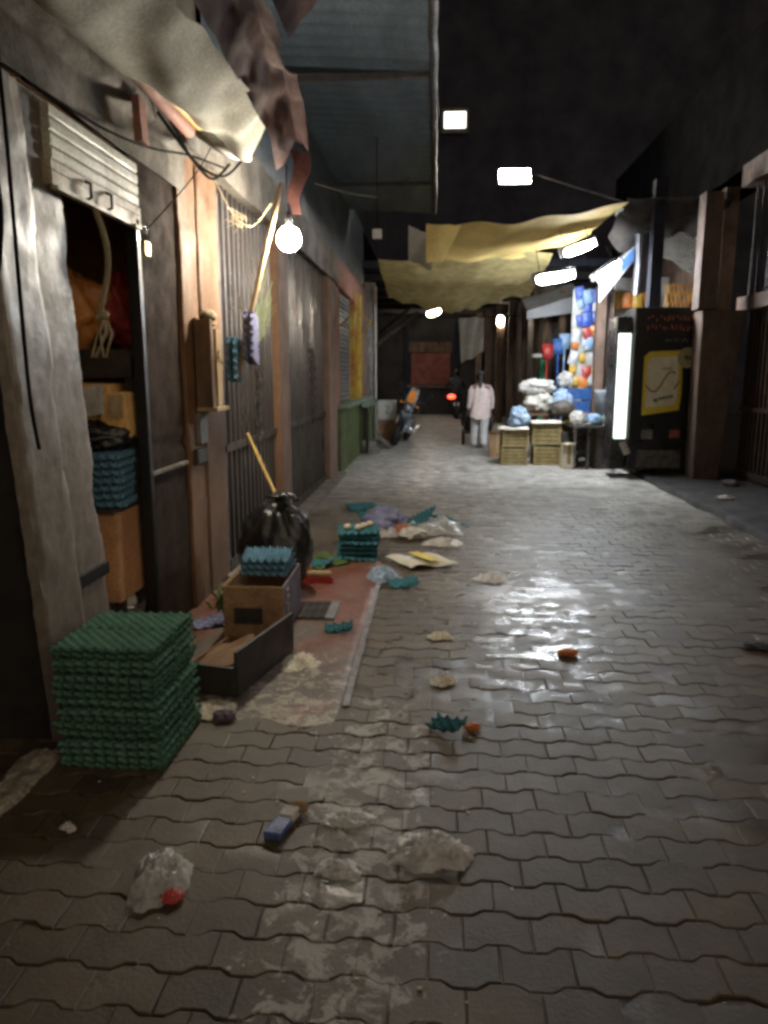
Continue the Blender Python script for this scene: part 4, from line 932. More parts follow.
for s in (-1, 1):
    fw = 0.16 if s < 0 else -0.10
    tr_.tube([(s * 0.085, 0, 0.86), (s * 0.088, fw * 0.3, 0.64), (s * 0.088, fw * 0.6 + 0.02, 0.46), (s * 0.085, fw * 0.85, 0.25), (s * 0.082, fw + 0.01, 0.09)], [0.118, 0.112, 0.095, 0.09, 0.08], 18, False)
tr_.wobble(0.014, 7, 5).build('trousers', 'trousers', pe, world=False, smooth=True)
for s in (-1, 1):
    fw = 0.16 if s < 0 else -0.10
    MB().sphere((s * 0.085, fw + 0.06, 0.035), (0.047, 0.12, 0.045), 14, 8).build('shoe', 'shoe', pe, world=False, smooth=True)
# hand cart pushed by the person
hc = thing('hand_cart', 'low hand cart piled with brown sacks pushed in front of the walking person', 'cart', (0.98, 16.95, 0))
MB().box((0.66, 16.75, 0.28), (1.30, 17.6, 0.33)).build('bed', 'wood_old', hc, bevel=0.01)
for x in (0.66, 1.30): 
    w_ = sub_loc(MB().torus((x, 17.1, 0.19), 0.16, 0.03, 'X', 24, 8).build('wheel', 'rubber', hc, smooth=True))
    MB().tube([(x - 0.02, 17.1, 0.19), (x + 0.02, 17.1, 0.19)], 0.06, 12).build('hub', 'steel', w_)
    MB().tube([(x, 17.0, 0.33), (x + (0.03 if x < 1 else -0.03), 16.7, 0.66), (x + (0.07 if x < 1 else -0.07), 16.52, 0.76)], 0.016, 8).build('handle', 'steel', hc, smooth=True)
for i, (x, lab) in enumerate(((0.80, 'brown sack on the left-hand side of the hand cart'), (1.17, 'brown sack on the right-hand side of the hand cart'))):
    solo(sackbag((x, 17.1, 0.56), (0.19, 0.3, 0.24), 3 + i), 'sack', 'sack_brown', lab, 'sack', (x, 17.1, 0.33), smooth=True)

# scooter with dark rider farther on
sk = thing('scooter', 'dark scooter with lit red tail light in the shadow beyond the person', 'scooter', (0.78, 27.5, 0))
for y in (27.1, 28.3):
    w_ = sub_loc(MB().torus((0.78, y, 0.24), 0.18, 0.055, 'X', 24, 8).build('wheel', 'rubber', sk, smooth=True)); MB().tube([(0.74, y, 0.24), (0.82, y, 0.24)], 0.12, 14).build('rim', 'steel', w_)
MB().loft([(0.78, 27.3, 0.35, 0.10, 0.30), (0.78, 27.35, 0.6, 0.17, 0.38), (0.78, 27.4, 0.76, 0.14, 0.42), (0.78, 27.4, 0.82, 0.12, 0.4)], 18).build('tail_body', 'bike_black', sk, smooth=True)
MB().box((0.66, 27.5, 0.24), (0.90, 28.2, 0.32)).build('footboard', 'bike_black', sk, bevel=0.02)
MB().box((0.62, 28.1, 0.3), (0.94, 28.22, 1.0)).build('leg_shield', 'bike_black', sk, bevel=0.05)
MB().tube([(0.42, 28.05, 1.08), (0.78, 28.15, 1.04), (1.14, 28.05, 1.08)], 0.02, 8).build('handlebar', 'bike_black', sk, smooth=True)
MB().sphere((0.60, 27.02, 0.80), (0.15, 0.04, 0.09), 14, 8).build('tail_light', 'tail_glow', sk, smooth=True)
MB().box((0.68, 26.99, 0.48), (0.88, 27.01, 0.6)).build('number_plate', 'enamel', sk)
rd = thing('person', 'person in black clothes riding the scooter away, seen from behind', 'person', (0.78, 27.6, 0.8))
J = []; LK = []
a0 = j((0, 0, 0.08), (0.17, 0.14)); a1 = j((0, 0.05, 0.32), (0.17, 0.12), a0); a2 = j((0, 0.1, 0.52), (0.19, 0.12), a1); a3 = j((0, 0.13, 0.68), 0.06, a2); a4 = j((0, 0.15, 0.84), (0.085, 0.1), a3); j((0, 0.15, 0.92), 0.06, a4)
for s in (-1, 1):
    b0 = j((s * 0.21, 0.12, 0.58), 0.07, a2); b1 = j((s * 0.30, 0.22, 0.36), 0.055, b0); b2 = j((s * 0.33, 0.42, 0.28), 0.04, b1); j((s * 0.32, 0.5, 0.27), 0.04, b2)
    c0 = j((s * 0.12, 0.1, 0.06), 0.10, a0); c1 = j((s * 0.17, 0.42, 0.02), 0.075, c0); c2 = j((s * 0.14, 0.38, -0.42), 0.045, c1); j((s * 0.14, 0.5, -0.45), 0.04, c2)
skin_body('body', J, LK, 'dark_cloth', rd)
MB().sphere((0, 0.15, 0.86), (0.13, 0.14, 0.14), 18, 12).build('helmet', 'bike_black', rd, world=False, smooth=True)

# ------------------------------------------------------------------ cloths across the lane
def ty(u, v):
    x = -0.15 + 2.85 * u; y = 11.0 + 1.9 * v + 0.25 * u
    z = 3.68 + 0.32 * u ** 1.5 - 0.22 * math.sin(PI * u) * (0.4 + 0.6 * v) * 0.6 - 0.12 * v * (1 - u) + 0.05 * N((x * 1.3, y * 1.3, 1)) + 0.02 * math.sin(x * 7 + y * 2)
    if v > 0.97: z -= 0.05
    z -= 0.10 * v * u
    return (x - 0.15 * v * u, y, z)
solo(MB().grid(ty, 60, 30), 'tarpaulin', 'tarp_yellow', 'yellowish tarpaulin stretched flat across the lane below the floodlight', 'tarpaulin', (1.2, 12, 3.7), smooth=True)
solo(MB().grid(lambda u, v: (-0.15 + 0.5 * u * (1 - 0.5 * v), 10.98 - 0.02 * u, 3.66 - 0.5 * v + 0.04 * N((u * 3, v * 3, 2))), 10, 10), 'tarpaulin_corner', 'tarp_yellow', 'folded yellow tarpaulin corner dangling beside the metal roof edge', 'tarpaulin', (0, 11, 3.66), smooth=True)
def ol(u, v):
    x = -1.0 + 2.9 * u; y = 13.15 + 3.0 * v - 0.3 * u
    z = 3.52 - 0.58 * v ** 0.8 * (0.55 + 0.45 * math.sin(PI * min(1, u * 1.05))) + 0.10 * N((x * 1.1, y * 0.9, 6)) + 0.03 * math.sin(x * 13 + 2 * y) * v
    if v > 0.94: z += 0.05 * N((x * 9, 0, 3)) - 0.03
    return (x, y, z)
solo(MB().grid(ol, 90, 36), 'shade_cloth', 'tarp_olive', 'sagging olive brown shade cloth with ragged edge under the yellow tarpaulin', 'cloth', (0.4, 14, 3.6), smooth=True)
solo(MB().grid(lambda u, v: (-0.42 + 0.35 * u, 11.6, 3.78 - 0.5 * v - 0.15 * u + 0.05 * N((u * 3, v * 3, 8))), 8, 8), 'torn_sheet', 'sheet_white', 'torn pale plastic sheet hanging at the end of the metal roof', 'sheet', (-0.25, 11.6, 3.8), smooth=True)

# ------------------------------------------------------------------ right side near: shuttered shop
ns = thing('corner_shop', 'dark shuttered shop with barred transom window and tapered brown pier', 'shop', (4.6, 9.5, 0))
MB().box((4.62, 3.5, 0.05), (5.2, 11.6, 2.5)).build('wall', 'night_wall', ns)
dsh = folding(6.0, 11.45, 0, 2.42, 'brown_panel'); dsh.v = [(4.58 - x, y, z + 0.07) for x, y, z in dsh.v]
dsh.build('folding_shutter', 'brown_panel', ns, recalc=False)
MB().box((4.42, 3.5, 2.505), (5.2, 11.6, 2.70)).build('transom_rail', 'stone_brown', ns)
MB().box((4.36, 3.5, 4.22), (5.2, 11.6, 4.52)).wobble(0.02, 2).build('beam', 'stone_brown', ns)
MB().box((4.78, 3.5, 2.705), (4.82, 11.5, 4.215)).build('window_pane', 'night_wall', ns)
for k in range(11): MB().box((4.50, 9.2 + k * 0.22, 2.705), (4.53, 9.235 + k * 0.22, 4.215)).build('window_bar', 'rust_steel', ns)
def cur(y0):
    return MB().grid(lambda u, v: (4.66 + 0.03 * math.sin(u * 18), y0 + 0.24 * u + 0.05 * v, 3.75 - 0.95 * v + 0.06 * N((u * 3, v * 2, y0))), 12, 10)
for y in (10.35, 11.0): cur(y).build('curtain', 'grille_pale', ns, smooth=True)
MB().prism([(3.83, 11.2, 0.06), (4.20, 11.2, 0.06), (4.40, 11.2, 2.50), (3.80, 11.2, 2.50)], (0, 0.35, 0)).wobble(0.012, 3).build('pier', 'stone_brown', ns, bevel=0.015)
MB().box((3.74, 11.22, 2.51), (4.0, 11.5, 4.1)).wobble(0.012, 3).build('pier', 'stone_brown', ns, bevel=0.01)
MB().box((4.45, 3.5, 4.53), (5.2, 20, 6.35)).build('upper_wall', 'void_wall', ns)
# drinks fridge
fr = thing('drinks_fridge', 'tall black drinks fridge with yellow edged cream panel and lit side strip', 'fridge', (3.470, 11.9, 0.08))
MB().box((2.970, 11.62, 0.14), (3.990, 12.3, 2.58)).build('cabinet', 'fridge_black', fr, bevel=0.02)
MB().box((2.770, 11.66, 0.62), (2.945, 11.72, 2.20)).build('light_panel', 'fridge_glow', fr, bevel=0.008)
MB().box((2.740, 11.73, 0.14), (2.958, 12.28, 2.45)).build('side_case', 'black_plastic', fr, bevel=0.01)
for x in (3.13, 3.88): MB().box((x, 11.7, 0.08), (x + 0.06, 11.78, 0.14)).build('foot', 'black_metal', fr)
MB().box((3.110, 11.600, 0.18), (3.770, 11.618, 0.45)).build('vent_grille', 'goods_dark', fr, bevel=0.005)
MB().prism([(3.15, 11.60, 0.98), (3.70, 11.60, 1.06), (3.72, 11.60, 1.30), (3.70, 11.60, 1.95), (3.22, 11.60, 1.93), (3.14, 11.60, 1.86)], (0, 0.018, 0)).build('label_border', 'badge_yellow', fr, bevel=0.01)
lp = sub_loc(MB().prism([(3.20, 11.592, 1.09), (3.63, 11.592, 1.15), (3.66, 11.592, 1.30), (3.64, 11.592, 1.87), (3.26, 11.592, 1.85), (3.19, 11.592, 1.78)], (0, 0.007, 0)).build('label_panel', 'badge_cream', fr))
MB().tube([(3.17 + 0.44 * k / 20, 11.585, 1.47 + 0.17 * (k / 20 - .5) + 0.10 * math.sin(k / 20 * 6.3 + 2.6)) for k in range(21)], 0.012, 6).build('wave_stripe', 'wave_red', lp, smooth=True)
MB().tube([(3.60, 11.585, 1.38), (3.68, 11.585, 1.50)], 0.010, 6).build('wave_stripe', 'wave_red', lp)
MB().tube([(3.38 + 0.22 * k / 14, 11.585, 1.23 + 0.006 * k / 2 + 0.028 * math.sin(k * 2.2)) for k in range(15)], 0.010, 5).build('lettering', 'print_dark', lp)
MB().tube([(3.40 + 0.16 * k / 10, 11.585, 1.68 + 0.016 * math.sin(k * 2.6)) for k in range(11)], 0.006, 5).build('lettering', 'letter_grey', lp)
MB().sphere((3.340, 11.587, 1.21), (0.04, 0.006, 0.03), 10, 6).build('green_mark', 'mark_green', lp)
MB().tube([(3.770, 11.610, 1.84), (3.770, 11.585, 1.84)], 0.15, 28).build('round_badge', 'badge_olive', fr)
MB().tube([(3.710 + 0.12 * k / 8, 11.580, 1.84 + 0.04 * math.sin(k * 2.4)) for k in range(9)], 0.008, 5).build('lettering', 'print_dark', fr)
for zz, x0, x1, hh, mm in ((2.42, 3.16, 3.91, 0.05, 'letter_rust'), (2.28, 3.15, 3.91, 0.05, 'letter_rust'), (2.10, 3.44, 3.78, 0.03, 'letter_grey')):
    lt_ = MB(); n = int((x1 - x0) / (hh * 1.15))
    for k in range(n):
        x = x0 + (x1 - x0) * k / n; r1 = random.Random(k * 7 + int(zz * 100))
        lt_.tube([(x + r1.uniform(0, .6) * hh, 11.606, zz + r1.uniform(-1, 1) * hh) for _ in range(4)], hh * 0.24, 5)
    lt_.build('lettering', mm, fr)
MB().box((3.170, 11.602, 0.62), (3.330, 11.618, 0.76)).build('sticker', 'letter_grey', fr); MB().box((3.590, 11.602, 0.64), (3.730, 11.618, 0.76)).build('sticker', 'letter_rust', fr)
tg = thing('price_tag', 'white paper tag with dark lines hanging by the foot of the fridge', 'tag', (2.870, 11.5, 0.4))
MB().prism([(2.810, 11.5, 0.56), (2.900, 11.5, 0.60), (2.990, 11.5, 0.42), (2.900, 11.5, 0.37)], (0, 0.006, 0)).build('card', 'paper', tg)
for k in range(3): MB().tube([(2.870 + 0.03 * k, 11.494, 0.55 - 0.055 * k), (2.930 + 0.03 * k, 11.494, 0.575 - 0.055 * k)], 0.006, 5).build('line', 'print_dark', tg)
# orange wall panel + lattice behind the fridge
op = thing('lattice_wall', 'orange painted wall with lattice top behind the fridge', 'wall', (4.3, 12.6, 0))
MB().box((4.05, 12.5, 1.3), (4.30, 12.6, 3.0)).build('panel', 'orange_wall', op)
la = MB()
for k in range(8):
    la.tube([(3.62 + k * 0.065, 12.48, 2.56), (3.72 + k * 0.065, 12.48, 3.0)], 0.012, 5); la.tube([(3.62 + k * 0.065, 12.47, 3.0), (3.72 + k * 0.065, 12.47, 2.56)], 0.012, 5)
la.build('lattice', 'orange_wall', op)
solo(MB().grid(lambda u, v: (3.60 + 0.66 * u, 12.9 + 0.03 * math.sin(u * 40) * math.sin(v * 50), 3.86 - 0.72 * v * (0.45 + 0.55 * u) + 0.03 * N((u * 4, v * 4, 1))), 60, 40), 'mesh_curtain', 'sheet_white', 'pale rippled plastic curtain above the orange lattice', 'curtain', (4.2, 12.9, 3.95), smooth=True)

# ------------------------------------------------------------------ right side stalls
stl = thing('market_stall', 'bright market stall with brown posts and shelves beyond the fridge', 'stall', (3.2, 14.5, 0))
for (x, y, w, z1) in ((2.88, 13.9, 0.16, 3.15), (3.13, 14.1, 0.1, 3.1), (3.30, 12.15, 0.17, 4.5), (2.72, 17.0, 0.14, 3.4), (2.45, 17.6, 0.13, 3.4)):
    MB().box((x, y, 0.02), (x + w, y + w, z1)).wobble(0.01, 3).build('post', 'stone_brown' if 2.8 < x < 3.2 else 'wood_old' if x < 3 else 'night_wall', stl)
MB().box((2.64, 15.0, 0.9), (3.2, 15.06, 3.2)).build('display_board', 'enamel', stl)
MB().box((3.4, 14.9, 0.3), (4.4, 15.0, 3.4)).build('back_board', 'enamel', stl)
MB().box((4.4, 12.3, 0), (4.6, 20, 4.4)).build('side_wall', 'stone_brown', stl)
for z in (1.3, 1.8, 2.3): MB().box((3.42, 14.6, z), (4.38, 14.88, z + 0.03)).build('shelf', 'wood_old', stl)
ks = list(PACK); rp_ = random.Random(11)
proto = {}
def packet(k, loc, rot, label, grp, s=1.0):
    if k not in proto:
        mb = MB().grid(lambda u, v: ((u - .5) * 0.17, -0.035 * math.sin(PI * u) * math.sin(PI * v), -0.24 * v), 8, 10)
        mb.grid(lambda u, v: ((u - .5) * 0.17, 0.03 * math.sin(PI * u) * math.sin(PI * v), -0.24 * v), 8, 10)
        o = mb.build('packet', 'pack_' + k, None, smooth=True); proto[k] = o
    else:
        o = proto[k].copy(); col.objects.link(o)
    o.location = loc; o.rotation_euler = rot; o.scale = (s, s, s)
    return tag(o, label, 'packet', grp)
for r in range(9):
    for c in range(3):
        k = ['blue', 'white', 'pale blue', 'red', 'yellow', 'orange', 'white', 'blue'][(r * 5 + c * 3 + rp_.randrange(3)) % 8]
        if r > 5: k = rp_.choice(['orange', 'yellow', 'white', 'red'])
        if r < 3: k = rp_.choice(['blue', 'pale blue', 'white', 'blue'])
        packet(k, (2.74 + c * 0.165 + rp_.uniform(-.05, .05), 14.95 - 0.012 * ((r * 3 + c) % 4), 3.22 - r * 0.235 + rp_.uniform(-.06, .05)), (0, rp_.uniform(-.35, .35), 0), '%s packet hanging on the bright display board of the stall' % k, '%s packets on the display board' % k, rp_.uniform(0.75, 1.25))
for c in range(4):
    for r in range(3):
        k = ['yellow', 'orange', 'yellow', 'orange'][(r + c) % 4] if r == 0 else rp_.choice(['white', 'pale blue', 'red'])
        packet(k, (3.36 + c * 0.2, 14.55, 3.1 - r * 0.5), (0, rp_.uniform(-.1, .1), 0), '%s packet hanging above the stall shelves behind the fridge' % k, '%s packets above the shelves' % k, 1.25)
# awnings and tubes
cw = thing('stall_awning', 'white and blue lit fabric awning tilted over the market stall', 'awning', (3.3, 14, 3.6))
MB().grid(lambda u, v: (2.76 + 0.70 * u, 13.3 + 0.6 * v, 3.10 + 0.72 * u + 0.22 * v * (1 - u) - 0.03 * math.sin(PI * u) + 0.02 * N((u * 4, v * 4, 1))), 16, 10).build('fabric', 'awning_white', cw, smooth=True)
MB().grid(lambda u, v: (2.76 + 0.66 * u, 13.27 - 0.05 * v, 3.12 + 0.72 * u - 0.34 * v * (1 - 0.35 * u) + 0.015 * N((u * 5, v * 5, 3))), 12, 6).build('valance', 'awning_white', cw, smooth=True)
MB().grid(lambda u, v: (3.10 + 0.32 * u, 13.215 - 0.05 * v, 3.47 + 0.35 * u - 0.20 * v), 8, 6).build('blue_band', 'awning_blue', cw, smooth=True)
MB().tube([(2.75, 13.28, 3.08), (3.48, 13.28, 3.80)], 0.02, 6).build('rail', 'pale_post', cw)
ca = thing('stall_awning', 'small dirty white canopy over the dark doorway beyond the crates', 'awning', (2.2, 17, 3.0))
MB().grid(lambda u, v: (1.95 + 1.1 * u, 16.6 + 0.9 * v, 2.95 + 0.35 * u + 0.3 * v + 0.04 * N((u * 4, v * 4, 5))), 14, 8).build('fabric', 'sheet_white', ca, smooth=True)
MB().grid(lambda u, v: (1.95 + 0.95 * u, 16.58, 2.93 + 0.3 * u - 0.35 * v * (0.5 + 0.5 * u)), 10, 4).build('valance', 'awning_white', ca, smooth=True)
lamp((1.8, 12.0, 3.12), 0.54, 0.2, 0.13, 'tube_glow', 'bright fluorescent lamp, lowest of the three under the shade cloth', (0.1, -0.15, 0.1))
lamp((2.19, 12.3, 3.58), 0.46, 0.18, 0.12, 'tube_glow', 'bright fluorescent lamp, highest of the three over the stalls', (0.1, -0.35, 0.1))
lamp((2.64, 12.28, 3.22), 0.40, 0.14, 0.08, 'tube_glow', 'fluorescent lamp tucked under the tilted white and blue awning', (0, -0.6, 0.1))
# hanging garments between fridge and awning
for k in range(6):
    y = 12.75 + 0.05 * k; x = 3.17 + 0.055 * k
    solo(MB().grid(lambda u, v: (x + 0.10 * u + 0.02 * math.sin(v * 3 + k), y + 0.03 * math.sin(u * 6), 3.80 + 0.02 * k - 0.95 * v + 0.03 * N((u, v, k))), 5, 12), 'garment', 'garment', 'grey garment hanging in the row beside the dark post above the fridge', 'garment', (x, y, 3.6), 'garments hanging by the dark post', smooth=True)
solo(MB().grid(lambda u, v: (2.95 + 0.4 * u, 13.2, 4.3 - 0.55 * v * (1 - abs(u - .5) * 1.6) + 0.04 * N((u * 3, v * 3, 2))), 10, 8), 'rag', 'sheet_white', 'pointed rag of pale cloth hanging above the tilted awning', 'cloth', (3.1, 13.2, 4.3), smooth=True)
solo(MB().grid(lambda u, v: (2.85 + 1.6 * u, 12.0 + 1.2 * v, 4.2 + 0.12 * N((u * 3, v * 3, 2)) - 0.35 * v - 0.25 * abs(math.sin(u * 9)) * v), 20, 10), 'tattered_tarp', 'tarp_dark', 'tattered dark brown tarp bunched above the stalls', 'tarpaulin', (3.6, 12.4, 4.3), smooth=True)
# row of doorways farther on
dw = thing('arcade_shop', 'brown timber doorways in a row at the far right of the lane', 'shop', (3, 22, 0))
MB().box((2.75, 18, 0), (2.95, 30.1, 4)).build('wall', 'wood_dark', dw)
for (x, y, w) in ((2.55, 18.0, 0.18), (2.5, 19.6, 0.14), (2.35, 21.2, 0.2), (2.2, 23.2, 0.22), (2.0, 25.0, 0.25), (1.75, 26.6, 0.2), (1.5, 28.0, 0.2)):
    MB().box((x, y, 0), (x + w, y + 0.2, 3.8)).wobble(0.012, 3).build('column', ('stone_brown', 'wood_old')[int(y) % 2], dw)
MB().box((1.5, 28.4, 0.02), (2.7, 28.6, 3.7)).build('panel', 'wood_dark', dw)
MB().box((1.9, 26.0, 2.7), (2.74, 26.1, 3.3)).build('sign_board', 'stone_brown', dw)
gp = thing('green_stand', 'slim green stand with a flat white top beside the doorways', 'stand', (2.3, 16.6, 0))
MB().box((2.28, 16.6, 0.02), (2.42, 16.75, 1.95)).build('column', 'green_paint', gp, bevel=0.01)
MB().box((2.12, 16.5, 1.955), (2.55, 16.85, 2.03)).build('top', 'enamel', gp, bevel=0.01)
MB().tube([(2.45, 16.7, 2.03), (2.5, 16.7, 2.25)], 0.05, 8).build('knob', 'black_plastic', gp)
for i, (x, z1, mm, lab) in enumerate(((2.22, 1.9, 'red_plastic', 'red'), (2.44, 2.0, 'crate_blue', 'blue'), (2.56, 2.1, 'pack_pale blue', 'pale blue'))):
    solo(MB().tube([(x, 15.4, 0.05), (x + 0.05, 15.55, z1)], 0.018, 8).loft([(x + 0.05, 15.55, z1, 0.09, 0.05), (x + 0.055, 15.56, z1 + 0.12, 0.11, 0.06), (x + 0.06, 15.57, z1 + 0.3, 0.13, 0.07)], 12), 'broom', mm, '%s upturned broom standing beside the display board' % lab, 'broom', (x, 15.4, 0.05), smooth=True)
# crates
def crate(label, loc, w, d, h, m, group, rz=0.0):
    t = thing('crate', label, 'crate', loc, (0, 0, rz), group)
    for sx_ in (-1, 1):
        for sy in (-1, 1): MB().box((sx_ * w / 2 - 0.015, sy * d / 2 - 0.015, 0), (sx_ * w / 2 + 0.015, sy * d / 2 + 0.015, h)).build('corner_post', m, t, world=False)
    sl_ = MB(); n = 5
    for k in range(n):
        z0 = 0.01 + k * (h - 0.02) / n; z1 = z0 + (h - 0.02) / n * 0.72
        sl_.box((-w / 2 + 0.016, -d / 2 - 0.006, z0), (w / 2 - 0.016, -d / 2 + 0.006, z1)); sl_.box((-w / 2 + 0.016, d / 2 - 0.006, z0), (w / 2 - 0.016, d / 2 + 0.006, z1))
        sl_.box((-w / 2 - 0.006, -d / 2 + 0.016, z0), (-w / 2 + 0.006, d / 2 - 0.016, z1)); sl_.box((w / 2 - 0.006, -d / 2 + 0.016, z0), (w / 2 + 0.006, d / 2 - 0.016, z1))
    for k in range(4): sl_.box((-w / 2 + 0.02 + k * (w - 0.04) / 4 * 1.02, -d / 2 - 0.009, 0.02), (-w / 2 + 0.03 + k * (w - 0.04) / 4 * 1.02, -d / 2 - 0.0065, h - 0.02))
    sl_.build('slats', m, t, world=False)
    MB().box((-w / 2 + 0.01, -d / 2 + 0.01, 0.008), (w / 2 - 0.01, d / 2 - 0.01, h * 0.9)).build('contents', 'goods_dark', t, world=False)
    return t
crate('ochre slatted crate at the bottom of the stack nearest the walking person', (1.42, 13.45, 0), 0.42, 0.36, 0.32, 'crate_ochre', 'ochre crates')
crate('ochre slatted crate on top of the stack nearest the walking person', (1.43, 13.45, 0.325), 0.43, 0.36, 0.33, 'crate_ochre', 'ochre crates', 0.05)
crate('ochre slatted crate at the bottom of the stack nearer the fridge', (2.0, 13.45, 0), 0.44, 0.36, 0.36, 'crate_ochre', 'ochre crates')
crate('ochre slatted crate on top of the stack nearer the fridge', (1.99, 13.45, 0.365), 0.46, 0.38, 0.40, 'crate_ochre', 'ochre crates', -0.06)
for i, (x, z, lab) in enumerate(((1.42, 0.66, 'nearest the walking person'), (1.98, 0.77, 'nearer the fridge'))):
    solo(MB().grid(lambda u, v: (x - 0.27 + 0.52 * u, 13.2 + 0.45 * v, z + 0.012 + 0.02 * N((u * 3, v * 3, i)) - 0.03 * (v < .1)), 8, 8), 'cardboard_sheet', 'paper', 'pale card sheet laid over the crate stack ' + lab, 'cardboard', (x, 13.45, z), smooth=True)
solo(lump((1.52, 13.5, 0.80), (0.2, 0.16, 0.22), 4), 'plastic_bag', 'film_blue', 'blue and clear plastic bag on the crate stack nearest the walking person', 'bag', (1.5, 13.5, 0.67), smooth=True)
solo(lump((1.9, 14.2, 1.36), (0.36, 0.22, 0.15), 6), 'plastic_bag', 'film_white', 'big white plastic bundle piled high behind the crates', 'bag', (1.9, 14.2, 1.25), smooth=True)
solo(lump((1.95, 14.2, 1.08), (0.28, 0.24, 0.22), 9), 'plastic_bag', 'paper', 'crumpled white sack under the big plastic bundle behind the crates', 'bag', (1.95, 14.2, 0.9), smooth=True)
stt = thing('stall_table', 'dark trestle table behind the crates, loaded with goods', 'table', (2.4, 14.2, 0))
MB().box((1.6, 13.9, 0.84), (3.1, 14.7, 0.88)).build('tabletop', 'wood_old', stt)
for x in (1.65, 3.0):
    for y in (13.95, 14.6): MB().box((x, y, 0), (x + 0.06, y + 0.06, 0.84)).build('leg', 'wood_old', stt)
crate('blue plastic crate under the other on the stall table', (2.62, 14.25, 0.885), 0.45, 0.36, 0.24, 'crate_blue', 'blue crates'); crate('blue plastic crate on top of the other on the stall table', (2.66, 14.28, 1.13), 0.40, 0.34, 0.22, 'crate_blue', 'blue crates', 0.12)
solo(lump((2.36, 14.1, 1.10), (0.2, 0.16, 0.22), 12), 'plastic_bag', 'film_blue', 'pale green-blue bag beside the blue crates on the table', 'bag', (2.36, 14.1, 0.9), smooth=True)
tb_ = thing('grey_tub', 'tall ribbed grey tub between the blue crates and the fridge', 'tub', (3.0, 13.4, 0.6))
tw = MB().loft([(3.02, 13.45, 0.75, 0.17, 0.17), (3.02, 13.45, 1.28, 0.2, 0.2), (3.02, 13.45, 1.32, 0.215, 0.215), (3.02, 13.45, 1.32, 0.18, 0.18), (3.02, 13.45, 0.85, 0.15, 0.15)], 28)
tw.build('tub_body', 'tub_grey', tb_, smooth=True)
lw_ = thing('low_bench', 'dark low bench cluttered with papers in front of the grey tub', 'bench', (2.75, 13.0, 0))
MB().box((2.35, 12.75, 0.70), (3.2, 13.7, 0.745)).build('bench_top', 'goods_dark', lw_)
MB().box((2.75, 12.85, 0.0), (3.15, 13.5, 0.69)).build('cabinet', 'goods_dark', lw_)
for x in (2.37, 2.6): MB().box((x, 12.78, 0), (x + 0.04, 12.82, 0.7)).build('leg', 'steel', lw_)
rc = random.Random(21)
for k in range(14):
    x, y, z = 2.3 + rc.uniform(0, .85), 12.6 + rc.uniform(0, .9), 0.76
    if k % 3 == 0: x, y, z = 2.28 + rc.uniform(0, .3), 13.2 + rc.uniform(-.3, .2), 0.15 + rc.uniform(0, .45)
    o = MB().grid(lambda u, v: (x + 0.22 * (u - .5) + 0.1 * (v - .5), y + 0.2 * (v - .5), z + 0.05 * N((u * 2, v * 2, k)) + 0.03 * u), 5, 5)
    solo(o, 'paper_scrap', ('paper', 'goods_dark', 'wood_old', 'badge_yellow', 'kiosk_ledge')[k % 5], '%s loose packaging heaped around the low bench by the fridge' % ('white', 'black', 'brown', 'yellow', 'pale green')[k % 5], 'packaging', (x, y, z), '%s packaging round the low bench' % ('white', 'black', 'brown', 'yellow', 'pale green')[k % 5])
solo(sackbag((2.32, 13.75, 0.98), (0.24, 0.16, 0.14), 31), 'bag', 'goods_dark', 'dark lumpy bag on the table between the crates and the blue crates', 'bag', (2.32, 13.75, 0.86), smooth=True)
for k in range(3):
    crate(('black crate at the bottom of the pile between the ochre crates and the bench', 'black crate in the middle of the pile between the ochre crates and the bench', 'black crate on top of the pile between the ochre crates and the bench')[k], (2.42, 13.62, 0.2 * k), 0.3, 0.3, 0.19, 'goods_dark', 'black crates', 0.1 * k)
for i, (x, y, z, r, mm, lab) in enumerate((
    (2.45, 13.0, 0.86, (0.14, 0.12, 0.12), 'film_white', 'small white knotted bag on the low bench nearest the ochre crates'),
    (2.72, 12.95, 0.84, (0.12, 0.12, 0.10), 'pack_pale blue', 'pale blue soft parcel in the middle of the low bench'),
    (2.98, 13.0, 0.84, (0.13, 0.12, 0.10), 'kiosk_ledge', 'grey-green soft parcel at the fridge end of the low bench'),
    (2.22, 14.35, 1.02, (0.16, 0.14, 0.16), 'leaf', 'green lumpy bag behind the dark lumpy bag on the table'),
    (2.50, 14.6, 1.5, (0.16, 0.13, 0.14), 'film_white', 'white bag on the back of the table above the blue crates'),
    (2.95, 14.5, 1.05, (0.18, 0.14, 0.18), 'crate_blue', 'deep blue bag beside the blue crates on the table'))):
    solo(lump((x, y, z), r, 40 + i), 'parcel', mm, lab, 'bag', (x, y, z - r[2]), smooth=True)
for i, (x, y, z, w_, h_, mm, lab) in enumerate((
    (1.25, 14.6, 0.0, 0.34, 0.5, 'cardboard', 'brown carton standing on the ground behind the first crate stack'),
    (2.30, 12.9, 0.0, 0.22, 0.42, 'badge_cream', 'cream carton under the low bench beside the black crates'),
    (2.58, 13.3, 0.75, 0.2, 0.16, 'wood_pale', 'small tan carton on the low bench'))):
    t = thing('carton', lab, 'box', (x, y, z), (0, 0, 0.1 * i - 0.1))
    MB().box((-w_ / 2, -w_ / 2, 0.001), (w_ / 2, w_ / 2, h_)).wobble(0.008, 6, i).build('body', mm, t, world=False, bevel=0.008)
    MB().box((-w_ / 2, -w_ / 2 - 0.05, h_ + 0.002), (w_ / 2, 0, h_ + 0.008)).build('flap', mm, t, world=False)
    MB().box((-0.03, -w_ / 2 - 0.008, h_ * 0.2), (0.03, -w_ / 2 - 0.002, h_ * 0.98)).build('tape', 'wood_pale', t, world=False)
